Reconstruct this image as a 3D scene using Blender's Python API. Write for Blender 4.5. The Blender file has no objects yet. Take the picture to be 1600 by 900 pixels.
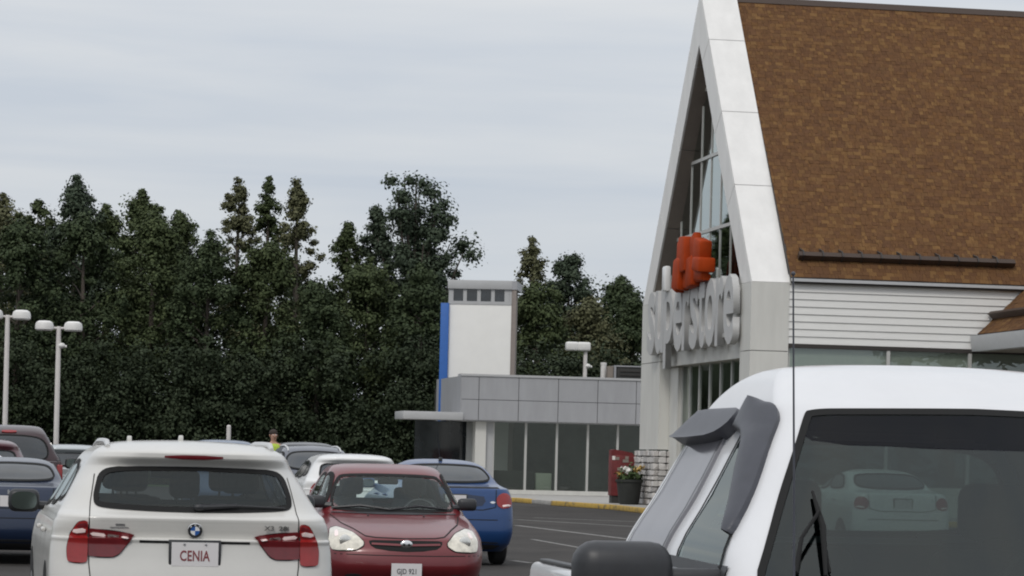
import bpy, bmesh, math, random
import numpy as np
from mathutils import Vector, Matrix
from mathutils.bvhtree import BVHTree
PI = math.pi
R = math.radians
SC = bpy.context.scene
COL = SC.collection

# ------------------------------------------------------------------ camera, sky, sun, exposure
ROLL = R(1.4)
FPX, CX, CY, EYE = 4500.0, 800.0, 716.0, 1.55
cam_d = bpy.data.cameras.new('camera')
cam = bpy.data.objects.new('camera', cam_d)
COL.objects.link(cam)
cam.location = (0, 0, EYE)
cam.rotation_euler = (PI / 2, -ROLL, 0)
cam_d.sensor_width = 36.0
cam_d.lens = 36.0 * FPX / 1600.0
# the optical axis sits low in the frame (the picture is the upper crop of a level view)
cam_d.shift_x = 0.0
cam_d.shift_y = (CY - 450.0) / 1600.0
cam_d.clip_start = 0.1
cam_d.clip_end = 6000
SC.camera = cam

SUN_EL, SUN_AZ = R(48), R(200)          # azimuth measured from +Y, clockwise
wd = bpy.data.worlds.new('World')
SC.world = wd
wd.use_nodes = True
wn, wl = wd.node_tree.nodes, wd.node_tree.links
wn.clear()
w_out = wn.new('ShaderNodeOutputWorld')
w_bg = wn.new('ShaderNodeBackground')
w_sky = wn.new('ShaderNodeTexSky')
w_sky.sky_type = 'NISHITA'
w_sky.sun_disc = False
w_sky.sun_elevation = SUN_EL
w_sky.sun_rotation = SUN_AZ
w_sky.air_density = 1.0
w_sky.dust_density = 3.0
w_bg.inputs['Strength'].default_value = 0.10
w_tc = wn.new('ShaderNodeTexCoord')
w_sep = wn.new('ShaderNodeSeparateXYZ')
wl.new(w_tc.outputs['Generated'], w_sep.inputs[0])
# an overcast layer: brighter towards the zenith, with long flat streaks of thinner cloud
w_grad = wn.new('ShaderNodeValToRGB')
cr = w_grad.color_ramp
cr.elements[0].position = 0.0
cr.elements[0].color = (5.75, 6.15, 6.6, 1)
cr.elements[1].position = 1.0
cr.elements[1].color = (10.2, 10.4, 10.7, 1)
e = cr.elements.new(0.16)
e.color = (6.8, 7.05, 7.35, 1)
wl.new(w_sep.outputs['Z'], w_grad.inputs['Fac'])
w_map = wn.new('ShaderNodeMapping')
w_map.inputs['Scale'].default_value = (2.2, 2.2, 22.0)
w_map.inputs['Rotation'].default_value = (0, R(1.5), 0)
wl.new(w_tc.outputs['Generated'], w_map.inputs['Vector'])
w_noise = wn.new('ShaderNodeTexNoise')
w_noise.inputs['Scale'].default_value = 1.6
w_noise.inputs['Detail'].default_value = 5.0
w_noise.inputs['Roughness'].default_value = 0.52
w_noise.inputs['Distortion'].default_value = 0.35
wl.new(w_map.outputs['Vector'], w_noise.inputs['Vector'])
w_r2 = wn.new('ShaderNodeValToRGB')
w_r2.color_ramp.elements[0].position = 0.34
w_r2.color_ramp.elements[0].color = (0.90, 0.935, 0.99, 1)
w_r2.color_ramp.elements[1].position = 0.68
w_r2.color_ramp.elements[1].color = (1.13, 1.11, 1.085, 1)
wl.new(w_noise.outputs['Fac'], w_r2.inputs['Fac'])
w_mul = wn.new('ShaderNodeMixRGB')
w_mul.blend_type = 'MULTIPLY'
w_mul.inputs['Fac'].default_value = 1.0
wl.new(w_grad.outputs['Color'], w_mul.inputs['Color1'])
wl.new(w_r2.outputs['Color'], w_mul.inputs['Color2'])
w_mix = wn.new('ShaderNodeMixRGB')
w_mix.inputs['Fac'].default_value = 0.92
wl.new(w_sky.outputs['Color'], w_mix.inputs['Color1'])
wl.new(w_mul.outputs['Color'], w_mix.inputs['Color2'])
wl.new(w_mix.outputs['Color'], w_bg.inputs['Color'])
wl.new(w_bg.outputs[0], w_out.inputs[0])

sd = bpy.data.lights.new('sun', 'SUN')
sd.energy = 1.2
sd.angle = R(14)
sd.color = (1.0, 0.96, 0.9)
sun = bpy.data.objects.new('sun', sd)
COL.objects.link(sun)
sv = Vector((math.sin(SUN_AZ) * math.cos(SUN_EL), math.cos(SUN_AZ) * math.cos(SUN_EL), math.sin(SUN_EL)))
sun.rotation_euler = sv.to_track_quat('Z', 'Y').to_euler()
sun.location = (0, 0, 60)

SC.view_settings.view_transform = 'Standard'
SC.view_settings.look = 'None'
SC.view_settings.exposure = 0.0
SC.view_settings.gamma = 1.0
SC.view_settings.use_curve_mapping = False
SC.render.engine = 'CYCLES'
SC.cycles.filter_width = 2.0
SC.cycles.max_bounces = 8
SC.cycles.transparent_max_bounces = 24
SC.cycles.caustics_reflective = False
SC.cycles.caustics_refractive = False

def W(px, py, D):
    """the world point seen at a photograph pixel at depth D"""
    u, v = (px - CX) / FPX, (CY - py) / FPX
    c, s = math.cos(ROLL), math.sin(ROLL)
    return Vector(((u * c - v * s) * D, D, EYE + (u * s + v * c) * D))

def GX(px, D, z=0.0):
    """world x at depth D and height z for a pixel column"""
    u = (px - CX) / FPX
    t = math.tan(ROLL)
    return D * u / math.cos(ROLL) - (z - EYE) * t

# ------------------------------------------------------------------ materials
MATS = {}

def newmat(name):
    m = bpy.data.materials.new(name)
    m.use_nodes = True
    nt = m.node_tree
    b = nt.nodes['Principled BSDF']
    MATS[name] = m
    return m, nt, b

def ramp(nt, stops):
    r = nt.nodes.new('ShaderNodeValToRGB')
    els = r.color_ramp.elements
    while len(els) < len(stops):
        els.new(0.5)
    for el, (p, c) in zip(els, stops):
        el.position = p
        el.color = (*c, 1)
    return r

def noise(nt, scale, detail=4, rough=0.55, coord='Object', mscale=None):
    tc = nt.nodes.new('ShaderNodeTexCoord')
    n = nt.nodes.new('ShaderNodeTexNoise')
    n.inputs['Scale'].default_value = scale
    n.inputs['Detail'].default_value = detail
    n.inputs['Roughness'].default_value = rough
    src = tc.outputs[coord]
    if mscale:
        mp = nt.nodes.new('ShaderNodeMapping')
        mp.inputs['Scale'].default_value = mscale
        nt.links.new(src, mp.inputs[0])
        src = mp.outputs[0]
    nt.links.new(src, n.inputs['Vector'])
    return n

def bump(nt, b, src, strength, dist=0.01):
    bp = nt.nodes.new('ShaderNodeBump')
    bp.inputs['Strength'].default_value = strength
    bp.inputs['Distance'].default_value = dist
    nt.links.new(src, bp.inputs['Height'])
    nt.links.new(bp.outputs[0], b.inputs['Normal'])

def simple(name, col, rough=0.5, metal=0.0, var=0.0, nscale=6.0, coat=0.0, spec=0.5, bmp=0.0, mscale=None):
    m, nt, b = newmat(name)
    b.inputs['Base Color'].default_value = (*col, 1)
    b.inputs['Roughness'].default_value = rough
    b.inputs['Metallic'].default_value = metal
    b.inputs['Specular IOR Level'].default_value = spec
    if coat:
        b.inputs['Coat Weight'].default_value = coat
        b.inputs['Coat Roughness'].default_value = 0.04
    if var:
        n = noise(nt, nscale, 5, 0.6, 'Object', mscale)
        lo = tuple(max(0, c * (1 - var)) for c in col)
        hi = tuple(min(1, c * (1 + var)) for c in col)
        r = ramp(nt, [(0.3, lo), (0.7, hi)])
        nt.links.new(n.outputs['Fac'], r.inputs[0])
        nt.links.new(r.outputs[0], b.inputs['Base Color'])
        if bmp:
            bump(nt, b, n.outputs['Fac'], bmp)
    return m

def paint(name, col, metal=0.0, rough=0.35, coat=0.55, dirt=0.06):
    m, nt, b = newmat(name)
    n = noise(nt, 2.3, 6, 0.65)
    r = ramp(nt, [(0.3, tuple(c * (1 - dirt) for c in col)), (0.72, tuple(min(1, c * (1 + dirt)) for c in col))])
    nt.links.new(n.outputs['Fac'], r.inputs[0])
    nt.links.new(r.outputs[0], b.inputs['Base Color'])
    b.inputs['Metallic'].default_value = metal
    b.inputs['Roughness'].default_value = rough
    b.inputs['Coat Weight'].default_value = coat
    b.inputs['Coat Roughness'].default_value = 0.06
    n2 = noise(nt, 30, 3, 0.6)
    rr = ramp(nt, [(0.3, (0.04,) * 3), (0.8, (0.12,) * 3)])
    nt.links.new(n2.outputs['Fac'], rr.inputs[0])
    nt.links.new(rr.outputs[0], b.inputs['Coat Roughness'])
    return m

def glass(name, tint, refl=1.0, rough=0.02, f0=0.055, wavy=0.0):
    m = bpy.data.materials.new(name)
    m.use_nodes = True
    nt = m.node_tree
    nt.nodes.clear()
    o = nt.nodes.new('ShaderNodeOutputMaterial')
    mx = nt.nodes.new('ShaderNodeMixShader')
    tr = nt.nodes.new('ShaderNodeBsdfTransparent')
    tr.inputs[0].default_value = (*tint, 1)
    gl = nt.nodes.new('ShaderNodeBsdfGlossy')
    gl.inputs['Roughness'].default_value = rough
    gl.inputs['Color'].default_value = (refl * .93, refl, refl * .975, 1)
    lw = nt.nodes.new('ShaderNodeLayerWeight')      # Schlick reflection, the same from both sides of the pane
    lw.inputs['Blend'].default_value = 0.5
    pw = nt.nodes.new('ShaderNodeMath'); pw.operation = 'POWER'; pw.inputs[1].default_value = 5.0
    nt.links.new(lw.outputs['Facing'], pw.inputs[0])
    fr = nt.nodes.new('ShaderNodeMath'); fr.operation = 'MULTIPLY_ADD'
    fr.inputs[1].default_value = 0.93; fr.inputs[2].default_value = f0
    nt.links.new(pw.outputs[0], fr.inputs[0])
    nt.links.new(fr.outputs[0], mx.inputs[0])
    nt.links.new(tr.outputs[0], mx.inputs[1])
    nt.links.new(gl.outputs[0], mx.inputs[2])
    if wavy:
        n = noise(nt, 1.3, 3, 0.5)
        bp = nt.nodes.new('ShaderNodeBump'); bp.inputs['Strength'].default_value = wavy; bp.inputs['Distance'].default_value = 0.05
        nt.links.new(n.outputs['Fac'], bp.inputs['Height']); nt.links.new(bp.outputs[0], gl.inputs['Normal'])
    nt.links.new(mx.outputs[0], o.inputs[0])
    MATS[name] = m
    return m

# surfaces
m, nt, b = newmat('asphalt')
n1 = noise(nt, 0.35, 6, 0.6)
n2 = noise(nt, 55, 3, 0.7)
r1 = ramp(nt, [(0.3, (0.034, 0.031, 0.029)), (0.72, (0.062, 0.057, 0.053))])
r2 = ramp(nt, [(0.3, (0.75,) * 3), (0.75, (1.2,) * 3)])
mx = nt.nodes.new('ShaderNodeMixRGB'); mx.blend_type = 'MULTIPLY'; mx.inputs[0].default_value = 1
nt.links.new(n1.outputs['Fac'], r1.inputs[0]); nt.links.new(n2.outputs['Fac'], r2.inputs[0])
nt.links.new(r1.outputs[0], mx.inputs[1]); nt.links.new(r2.outputs[0], mx.inputs[2])
n3 = noise(nt, 0.9, 5, 0.7)
r3 = ramp(nt, [(0.0, (1.0,) * 3), (0.56, (1.0,) * 3), (0.66, (0.62,) * 3)])
nt.links.new(n3.outputs['Fac'], r3.inputs[0])
mx3 = nt.nodes.new('ShaderNodeMixRGB'); mx3.blend_type = 'MULTIPLY'; mx3.inputs[0].default_value = 1
nt.links.new(mx.outputs[0], mx3.inputs[1]); nt.links.new(r3.outputs[0], mx3.inputs[2])
nt.links.new(mx3.outputs[0], b.inputs['Base Color'])
b.inputs['Roughness'].default_value = 0.9
b.inputs['Specular IOR Level'].default_value = 0.25
bump(nt, b, n2.outputs['Fac'], 0.5, 0.006)

simple('concrete', (0.34, 0.33, 0.31), 0.85, var=0.15, nscale=3, bmp=0.15)
simple('grass', (0.05, 0.075, 0.025), 0.9, var=0.35, nscale=2, bmp=0.4)
m, nt, b = newmat('line_paint')
n1 = noise(nt, 9, 6, 0.75)
r1 = ramp(nt, [(0.40, (0.085, 0.082, 0.079)), (0.56, (0.27, 0.265, 0.25))])
nt.links.new(n1.outputs['Fac'], r1.inputs[0]); nt.links.new(r1.outputs[0], b.inputs['Base Color'])
b.inputs['Roughness'].default_value = 0.8
m, nt, b = newmat('yellow_kerb')
n1 = noise(nt, 4, 6, 0.7)
r1 = ramp(nt, [(0.36, (0.16, 0.13, 0.08)), (0.48, (0.48, 0.31, 0.06)), (0.8, (0.56, 0.38, 0.09))])
nt.links.new(n1.outputs['Fac'], r1.inputs[0]); nt.links.new(r1.outputs[0], b.inputs['Base Color'])
b.inputs['Roughness'].default_value = 0.75

simple('white_cladding', (0.74, 0.73, 0.71), 0.45, var=0.055, nscale=1.6, mscale=(1.5, 1.5, .25))
simple('cream_pillar', (0.61, 0.605, 0.57), 0.6, var=0.06, nscale=1.8, mscale=(1.5, 1.5, .3))
simple('soffit_brown', (0.25, 0.215, 0.185), 0.7, var=0.06)
simple('grey_panel', (0.335, 0.34, 0.355), 0.5, var=0.06, nscale=2.2, mscale=(1.4, 1.4, .3))
simple('grey_panel_light', (0.42, 0.425, 0.43), 0.5, var=0.04, nscale=1.5)
simple('joint_dark', (0.10, 0.10, 0.10), 0.8)
simple('white_siding', (0.72, 0.72, 0.70), 0.5, var=0.04, nscale=2, mscale=(1, 1, 8))
simple('white_brick', (0.86, 0.855, 0.825), 0.7, var=0.02, nscale=2)
simple('blue_sign', (0.022, 0.115, 0.40), 0.4, var=0.05)
simple('taupe_render', (0.27, 0.235, 0.215), 0.8, var=0.07)
simple('mullion', (0.52, 0.52, 0.50), 0.4, metal=0.2)
simple('sign_white', (0.50, 0.50, 0.495), 0.45, var=0.06, nscale=1.5)
simple('sign_white_face', (0.8, 0.8, 0.79), 0.35)
simple('sign_orange', (0.36, 0.045, 0.006), 0.65, var=0.2, nscale=1.5, spec=0.15)
simple('gutter', (0.47, 0.48, 0.49), 0.45, var=0.04)
simple('dark_trim', (0.035, 0.03, 0.027), 0.6)
simple('snow_guard', (0.050, 0.030, 0.020), 0.6)
simple('lamp_white', (0.72, 0.71, 0.69), 0.45, var=0.04)
simple('pole_white', (0.60, 0.57, 0.55), 0.45, var=0.05)
simple('dark_unit', (0.03, 0.03, 0.028), 0.7, var=0.2)
simple('interior_dark', (0.17, 0.18, 0.16), 0.9, var=0.45, nscale=0.5)  # strong mottling stands in for cloud and tree reflections in the shop panes
simple('interior_floor', (0.16, 0.16, 0.15), 0.6)
simple('poster_white', (0.5, 0.52, 0.46), 0.8)
simple('red_box', (0.14, 0.017, 0.018), 0.6, var=0.3)
simple('planter_dark', (0.022, 0.024, 0.022), 0.7, var=0.2)
simple('petal_white', (0.8, 0.78, 0.74), 0.7)
simple('petal_yellow', (0.42, 0.28, 0.08), 0.7)
simple('flower_green', (0.05, 0.08, 0.025), 0.8, var=0.3)

def stone_like(name, cols, per='object'):
    m, nt, b = newmat(name)
    if per == 'object':
        oi = nt.nodes.new('ShaderNodeObjectInfo'); src = oi.outputs['Random']
    else:
        ge = nt.nodes.new('ShaderNodeNewGeometry'); src = ge.outputs['Random Per Island']
    k = len(cols)
    r = ramp(nt, [((i) / max(1, k - 1), c) for i, c in enumerate(cols)])
    nt.links.new(src, r.inputs[0])
    n = noise(nt, 9, 4, 0.6)
    r2 = ramp(nt, [(0.3, (0.8,) * 3), (0.7, (1.15,) * 3)])
    nt.links.new(n.outputs['Fac'], r2.inputs[0])
    mx = nt.nodes.new('ShaderNodeMixRGB'); mx.blend_type = 'MULTIPLY'; mx.inputs[0].default_value = 1
    nt.links.new(r.outputs[0], mx.inputs[1]); nt.links.new(r2.outputs[0], mx.inputs[2])
    nt.links.new(mx.outputs[0], b.inputs['Base Color'])
    b.inputs['Roughness'].default_value = 0.95
    b.inputs['Specular IOR Level'].default_value = 0.12
    return m
SHC = [(0.102, 0.053, 0.028), (0.128, 0.066, 0.031), (0.110, 0.057, 0.030), (0.150, 0.080, 0.035), (0.115, 0.060, 0.032), (0.134, 0.068, 0.030), (0.180, 0.100, 0.042), (0.106, 0.056, 0.030)]
stone_like('shingle_one', SHC, 'object')
stone_like('shingle_many', SHC, 'island')
stone_like('stone', [(0.34, 0.33, 0.32), (0.62, 0.60, 0.58), (0.42, 0.39, 0.37), (0.66, 0.64, 0.62), (0.27, 0.26, 0.26)], 'object')

def leafmat(name, cols):
    m, nt, b = newmat(name)
    ge = nt.nodes.new('ShaderNodeNewGeometry')
    r = ramp(nt, [(0.0, cols[0]), (0.55, cols[1]), (1.0, cols[2])])
    n = noise(nt, 0.45, 4, 0.6)
    ad = nt.nodes.new('ShaderNodeMath'); ad.operation = 'MULTIPLY_ADD'
    ad.inputs[1].default_value = 0.45
    nt.links.new(ge.outputs['Random Per Island'], ad.inputs[0])
    sc = nt.nodes.new('ShaderNodeMath'); sc.operation = 'MULTIPLY'; sc.inputs[1].default_value = 0.62
    nt.links.new(n.outputs['Fac'], sc.inputs[0])
    nt.links.new(sc.outputs[0], ad.inputs[2])
    nt.links.new(ad.outputs[0], r.inputs[0])
    nt.links.new(r.outputs[0], b.inputs['Base Color'])
    b.inputs['Roughness'].default_value = 0.7
    b.inputs['Specular IOR Level'].default_value = 0.12
    return m
leafmat('leaf_dark', [(0.019, 0.028, 0.015), (0.043, 0.060, 0.029), (0.082, 0.104, 0.051)])
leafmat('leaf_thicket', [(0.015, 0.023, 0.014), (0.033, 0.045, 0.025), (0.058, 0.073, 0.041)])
leafmat('leaf_mid', [(0.024, 0.034, 0.017), (0.056, 0.074, 0.032), (0.105, 0.125, 0.057)])
leafmat('leaf_olive', [(0.045, 0.050, 0.028), (0.100, 0.103, 0.054), (0.165, 0.162, 0.095)])
leafmat('leaf_blue', [(0.022, 0.033, 0.022), (0.050, 0.068, 0.044), (0.092, 0.115, 0.075)])
simple('bark', (0.085, 0.070, 0.058), 0.9, var=0.3, nscale=5, bmp=0.4, mscale=(4, 4, 1))

# vehicles
paint('paint_white_suv', (0.58, 0.57, 0.54), dirt=0.04)
paint('paint_white_truck', (0.66, 0.665, 0.68), dirt=0.04)
paint('paint_red', (0.135, 0.010, 0.014), metal=0.1)
paint('paint_blue', (0.006, 0.044, 0.155), metal=0.15)
paint('paint_navy', (0.006, 0.017, 0.048), metal=0.2)
paint('paint_maroon', (0.085, 0.022, 0.030), metal=0.2)
paint('paint_maroon_dark', (0.035, 0.015, 0.018), metal=0.2)
paint('paint_slate', (0.055, 0.062, 0.085), metal=0.35)
paint('paint_black', (0.018, 0.019, 0.020), metal=0.2)
paint('paint_silver', (0.42, 0.45, 0.46), metal=0.3)
paint('paint_white', (0.70, 0.70, 0.69))
paint('paint_lightblue', (0.10, 0.14, 0.22), metal=0.3)
simple('black_plastic', (0.022, 0.023, 0.026), 0.45, var=0.15, nscale=20)
simple('grey_plastic', (0.050, 0.053, 0.066), 0.42, var=0.12, nscale=14)
simple('rubber', (0.018, 0.018, 0.018), 0.85, var=0.2, nscale=12)
simple('gap_black', (0.006, 0.006, 0.006), 0.9)
simple('chrome', (0.72, 0.72, 0.72), 0.18, metal=1.0)
simple('alloy', (0.42, 0.42, 0.43), 0.35, metal=0.9)
simple('badge_dark', (0.16, 0.16, 0.155), 0.4, metal=0.6)
simple('rail_silver', (0.62, 0.62, 0.61), 0.35, metal=0.5)
simple('lamp_red', (0.26, 0.014, 0.014), 0.2, var=0.18, nscale=9, coat=0.4)
simple('lamp_red_dark', (0.13, 0.009, 0.013), 0.2, var=0.2, nscale=9, coat=0.35)
simple('lamp_pink', (0.92, 0.76, 0.73), 0.2, coat=1.0)
simple('lamp_smoke', (0.19, 0.15, 0.14), 0.2, coat=1.0)
simple('lamp_clear', (0.62, 0.585, 0.50), 0.12, var=0.25, nscale=14, coat=1.0)
simple('lamp_amber', (0.55, 0.25, 0.05), 0.2, coat=1.0)
simple('reflector', (0.75, 0.74, 0.70), 0.15, metal=0.8)
simple('plate_white', (0.66, 0.64, 0.64), 0.5)
simple('plate_red_ink', (0.20, 0.045, 0.05), 0.6)
simple('plate_dark_ink', (0.09, 0.085, 0.09), 0.6)
simple('badge_blue', (0.03, 0.12, 0.40), 0.3)
simple('badge_white', (0.85, 0.85, 0.85), 0.3)
simple('seat_fabric', (0.045, 0.046, 0.05), 0.85, var=0.2, nscale=25)
simple('cabin_trim', (0.030, 0.030, 0.031), 0.9, var=0.15)
simple('skin', (0.42, 0.24, 0.17), 0.6, var=0.06)
simple('hair_dark', (0.03, 0.02, 0.015), 0.8)
simple('vest_yellow', (0.42, 0.55, 0.06), 0.7, var=0.1)
simple('vest_band', (0.55, 0.55, 0.52), 0.4)
simple('cloth_dark', (0.05, 0.05, 0.07), 0.85, var=0.2)
glass('glass_clear', (0.84, 0.92, 0.90), 0.85)
simple('mirror_dark', (0.16, 0.19, 0.18), 0.08, metal=1.0)
glass('glass_tint', (0.40, 0.44, 0.46), 0.85)
glass('glass_green', (0.25, 0.31, 0.30), 1.0, f0=0.06)
glass('band_glass', (0.30, 0.27, 0.34), 0.8, f0=0.02)
simple('glass_dark', (0.020, 0.025, 0.029), 0.06, spec=1.0, var=0.5, nscale=2.0)
simple('glass_side', (0.03, 0.035, 0.04), 0.05, spec=0.7)
simple('window_film', (0.20, 0.20, 0.22), 0.12, spec=0.5, var=0.08, nscale=3)
glass('store_glass', (0.55, 0.61, 0.56), 0.9, 0.03, 0.15, 0.22)
glass('gable_glass', (0.32, 0.38, 0.37), 1.0, 0.02, 0.34)
simple('sun_band', (0.02, 0.024, 0.035), 0.06, spec=0.55)
MT = MATS

# ------------------------------------------------------------------ helpers
def link(name, me, parent=None, mat=None):
    o = bpy.data.objects.new(name, me)
    COL.objects.link(o)
    if mat is not None and me is not None and hasattr(me, 'materials') and len(me.materials) == 0:
        me.materials.append(mat)
    if parent is not None:
        o.parent = parent
    return o

def meshdata(name, vs, fs, smooth=False):
    me = bpy.data.meshes.new(name)
    me.from_pydata([tuple(v) for v in vs], [], fs)
    me.validate(clean_customdata=False)
    if smooth:
        me.shade_smooth()
    return me

def tag(o, label=None, cat=None, group=None, kind=None):
    if label: o['label'] = label
    if cat: o['category'] = cat
    if group: o['group'] = group
    if kind: o['kind'] = kind
    return o

def empty(name, loc, rz=0.0, **kw):
    o = bpy.data.objects.new(name, None)
    COL.objects.link(o)
    o.location = loc
    o.rotation_euler = (0, 0, rz)
    o.empty_display_size = 0.3
    return tag(o, **kw)

class MB:
    """collects plain solids and links them as one mesh"""
    def __init__(s):
        s.bm = bmesh.new()
    def box(s, x0, x1, y0, y1, z0, z1, bev=0.0, seg=2, M=None):
        t = bmesh.new()
        vs = [t.verts.new((x, y, z)) for x in (x0, x1) for y in (y0, y1) for z in (z0, z1)]
        for f in ((0, 1, 3, 2), (4, 6, 7, 5), (0, 4, 5, 1), (2, 3, 7, 6), (0, 2, 6, 4), (1, 5, 7, 3)):
            t.faces.new([vs[i] for i in f])
        bmesh.ops.recalc_face_normals(t, faces=t.faces)
        if bev > 0:
            bmesh.ops.bevel(t, geom=t.edges[:], offset=bev, segments=seg, affect='EDGES', profile=0.5)
        return s.add(t, M)
    def prism(s, poly, axis, a0, a1, bev=0.0, M=None):
        """poly in the plane across `axis`: x -> (y,z), y -> (x,z), z -> (x,y)"""
        t = bmesh.new()
        def mk(p, a):
            return {'x': (a, p[0], p[1]), 'y': (p[0], a, p[1]), 'z': (p[0], p[1], a)}[axis]
        A = [t.verts.new(mk(p, a0)) for p in poly]
        B = [t.verts.new(mk(p, a1)) for p in poly]
        t.faces.new(A); t.faces.new(B[::-1])
        n = len(poly)
        for i in range(n):
            t.faces.new((A[i], B[i], B[(i + 1) % n], A[(i + 1) % n]))
        bmesh.ops.recalc_face_normals(t, faces=t.faces)
        if bev > 0:
            bmesh.ops.bevel(t, geom=t.edges[:], offset=bev, segments=2, affect='EDGES', profile=0.5)
        return s.add(t, M)
    def tube(s, pts, rads, n=8, cap=True):
        t = bmesh.new()
        rings = []
        pts = [Vector(p) for p in pts]
        if not hasattr(rads, '__len__'):
            rads = [rads] * len(pts)
        up = None
        for i, p in enumerate(pts):
            d = (pts[min(i + 1, len(pts) - 1)] - pts[max(i - 1, 0)]).normalized()
            if up is None:
                up = Vector((0, 0, 1)) if abs(d.z) < 0.9 else Vector((0, 1, 0))
            a = d.cross(up).normalized(); b2 = a.cross(d).normalized()
            up = b2
            rings.append([t.verts.new(p + (a * math.cos(2 * PI * k / n) + b2 * math.sin(2 * PI * k / n)) * rads[i]) for k in range(n)])
        for i in range(len(rings) - 1):
            for k in range(n):
                t.faces.new((rings[i][k], rings[i][(k + 1) % n], rings[i + 1][(k + 1) % n], rings[i + 1][k]))
        if cap:
            t.faces.new(rings[0][::-1]); t.faces.new(rings[-1])
        bmesh.ops.recalc_face_normals(t, faces=t.faces)
        return s.add(t)
    def lathe(s, prof, n=24, axis='z', c=(0, 0, 0), sx=1.0):
        """prof: list of (radius, height)"""
        t = bmesh.new()
        rings = []
        for r, h in prof:
            ring = []
            for k in range(n):
                a = 2 * PI * k / n
                p = (r * math.cos(a) * sx, r * math.sin(a), h)
                if axis == 'x': p = (h, r * math.cos(a), r * math.sin(a))
                if axis == 'y': p = (r * math.cos(a) * sx, h, r * math.sin(a))
                ring.append(t.verts.new((p[0] + c[0], p[1] + c[1], p[2] + c[2])))
            rings.append(ring)
        for i in range(len(rings) - 1):
            for k in range(n):
                t.faces.new((rings[i][k], rings[i][(k + 1) % n], rings[i + 1][(k + 1) % n], rings[i + 1][k]))
        t.faces.new(rings[0][::-1]); t.faces.new(rings[-1])
        bmesh.ops.recalc_face_normals(t, faces=t.faces)
        return s.add(t)
    def ball(s, c, r, sc=(1, 1, 1), sub=2):
        t = bmesh.new()
        bmesh.ops.create_icosphere(t, subdivisions=sub, radius=r)
        for v in t.verts:
            v.co = Vector((v.co.x * sc[0] + c[0], v.co.y * sc[1] + c[1], v.co.z * sc[2] + c[2]))
        return s.add(t)
    def add(s, t, M=None):
        if M is not None:
            t.transform(M)
        me = bpy.data.meshes.new('tmp')
        t.to_mesh(me); t.free()
        s.bm.from_mesh(me)
        bpy.data.meshes.remove(me)
        return s
    def data(s, name, mat, smooth=True, angle=35, scale=None):
        me = bpy.data.meshes.new(name)
        if scale:
            for v in s.bm.verts:
                v.co = Vector((v.co.x * scale[0], v.co.y * scale[1], v.co.z * scale[2]))
        s.bm.to_mesh(me); s.bm.free()
        me.materials.append(mat)
        if smooth:
            me.shade_smooth()
            me.set_sharp_from_angle(angle=R(angle))
        return me
    def build(s, name, mat, parent=None, smooth=True, angle=35, scale=None):
        return link(name, s.data(name, mat, smooth, angle, scale), parent)

def box(name, mat, parent, *a, bev=0.0, M=None):
    return MB().box(*a, bev=bev, M=M).build(name, mat, parent)

def sheet(name, poly, z, mat, parent=None):
    return link(name, meshdata(name, [(p[0], p[1], z) for p in poly], [list(range(len(poly)))]), parent, mat)

_fonts = {}
def text_mesh(txt, size_h, depth, bold=0.0, spacing=1.0):
    """a letter run as a mesh; x right, y up, origin centred, scaled so that the whole box is size_h high"""
    cu = bpy.data.curves.new('t', 'FONT')
    cu.body = txt
    cu.size = 1.0
    cu.offset = bold
    cu.extrude = depth
    cu.space_character = spacing
    cu.resolution_u = 3
    ob = bpy.data.objects.new('t', cu)
    COL.objects.link(ob)
    dg = bpy.context.evaluated_depsgraph_get()
    me = bpy.data.meshes.new_from_object(ob.evaluated_get(dg))
    bpy.data.objects.remove(ob)
    bpy.data.curves.remove(cu)
    co = np.array([v.co[:] for v in me.vertices])
    lo, hi = co.min(0), co.max(0)
    return me, co, lo, hi

def text_obj(name, txt, height, width, depth, mat, parent, loc, rot, bold=0.0, spacing=1.0):
    me, co, lo, hi = text_mesh(txt, 1, 1, bold, spacing)
    sc = np.array([width / max(1e-6, hi[0] - lo[0]), height / max(1e-6, hi[1] - lo[1]), depth / 2.0])
    co = (co - np.array([(lo[0] + hi[0]) / 2, (lo[1] + hi[1]) / 2, 0])) * sc
    me.vertices.foreach_set('co', co.ravel())
    me.materials.clear(); me.materials.append(mat)
    me.update()
    o = link(name, me, parent)
    o.location = loc
    o.rotation_euler = rot
    return o

# ------------------------------------------------------------------ ground
tag(sheet('ground', [(-2500, -400), (2500, -400), (2500, 4000), (-2500, 4000)], -0.008, MT['grass']), kind='structure')
tag(sheet('parking_lot', [(-160, -60), (160, -60), (160, 121), (-160, 121)], 0.0, MT['asphalt']), kind='structure')
A10 = R(10)
EX, EY = Vector((math.cos(A10), math.sin(A10), 0)), Vector((-math.sin(A10), math.cos(A10), 0))

def local(o, lx, ly, z=0.0):
    return Vector(o) + EX * lx + EY * ly + Vector((0, 0, z))

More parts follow.
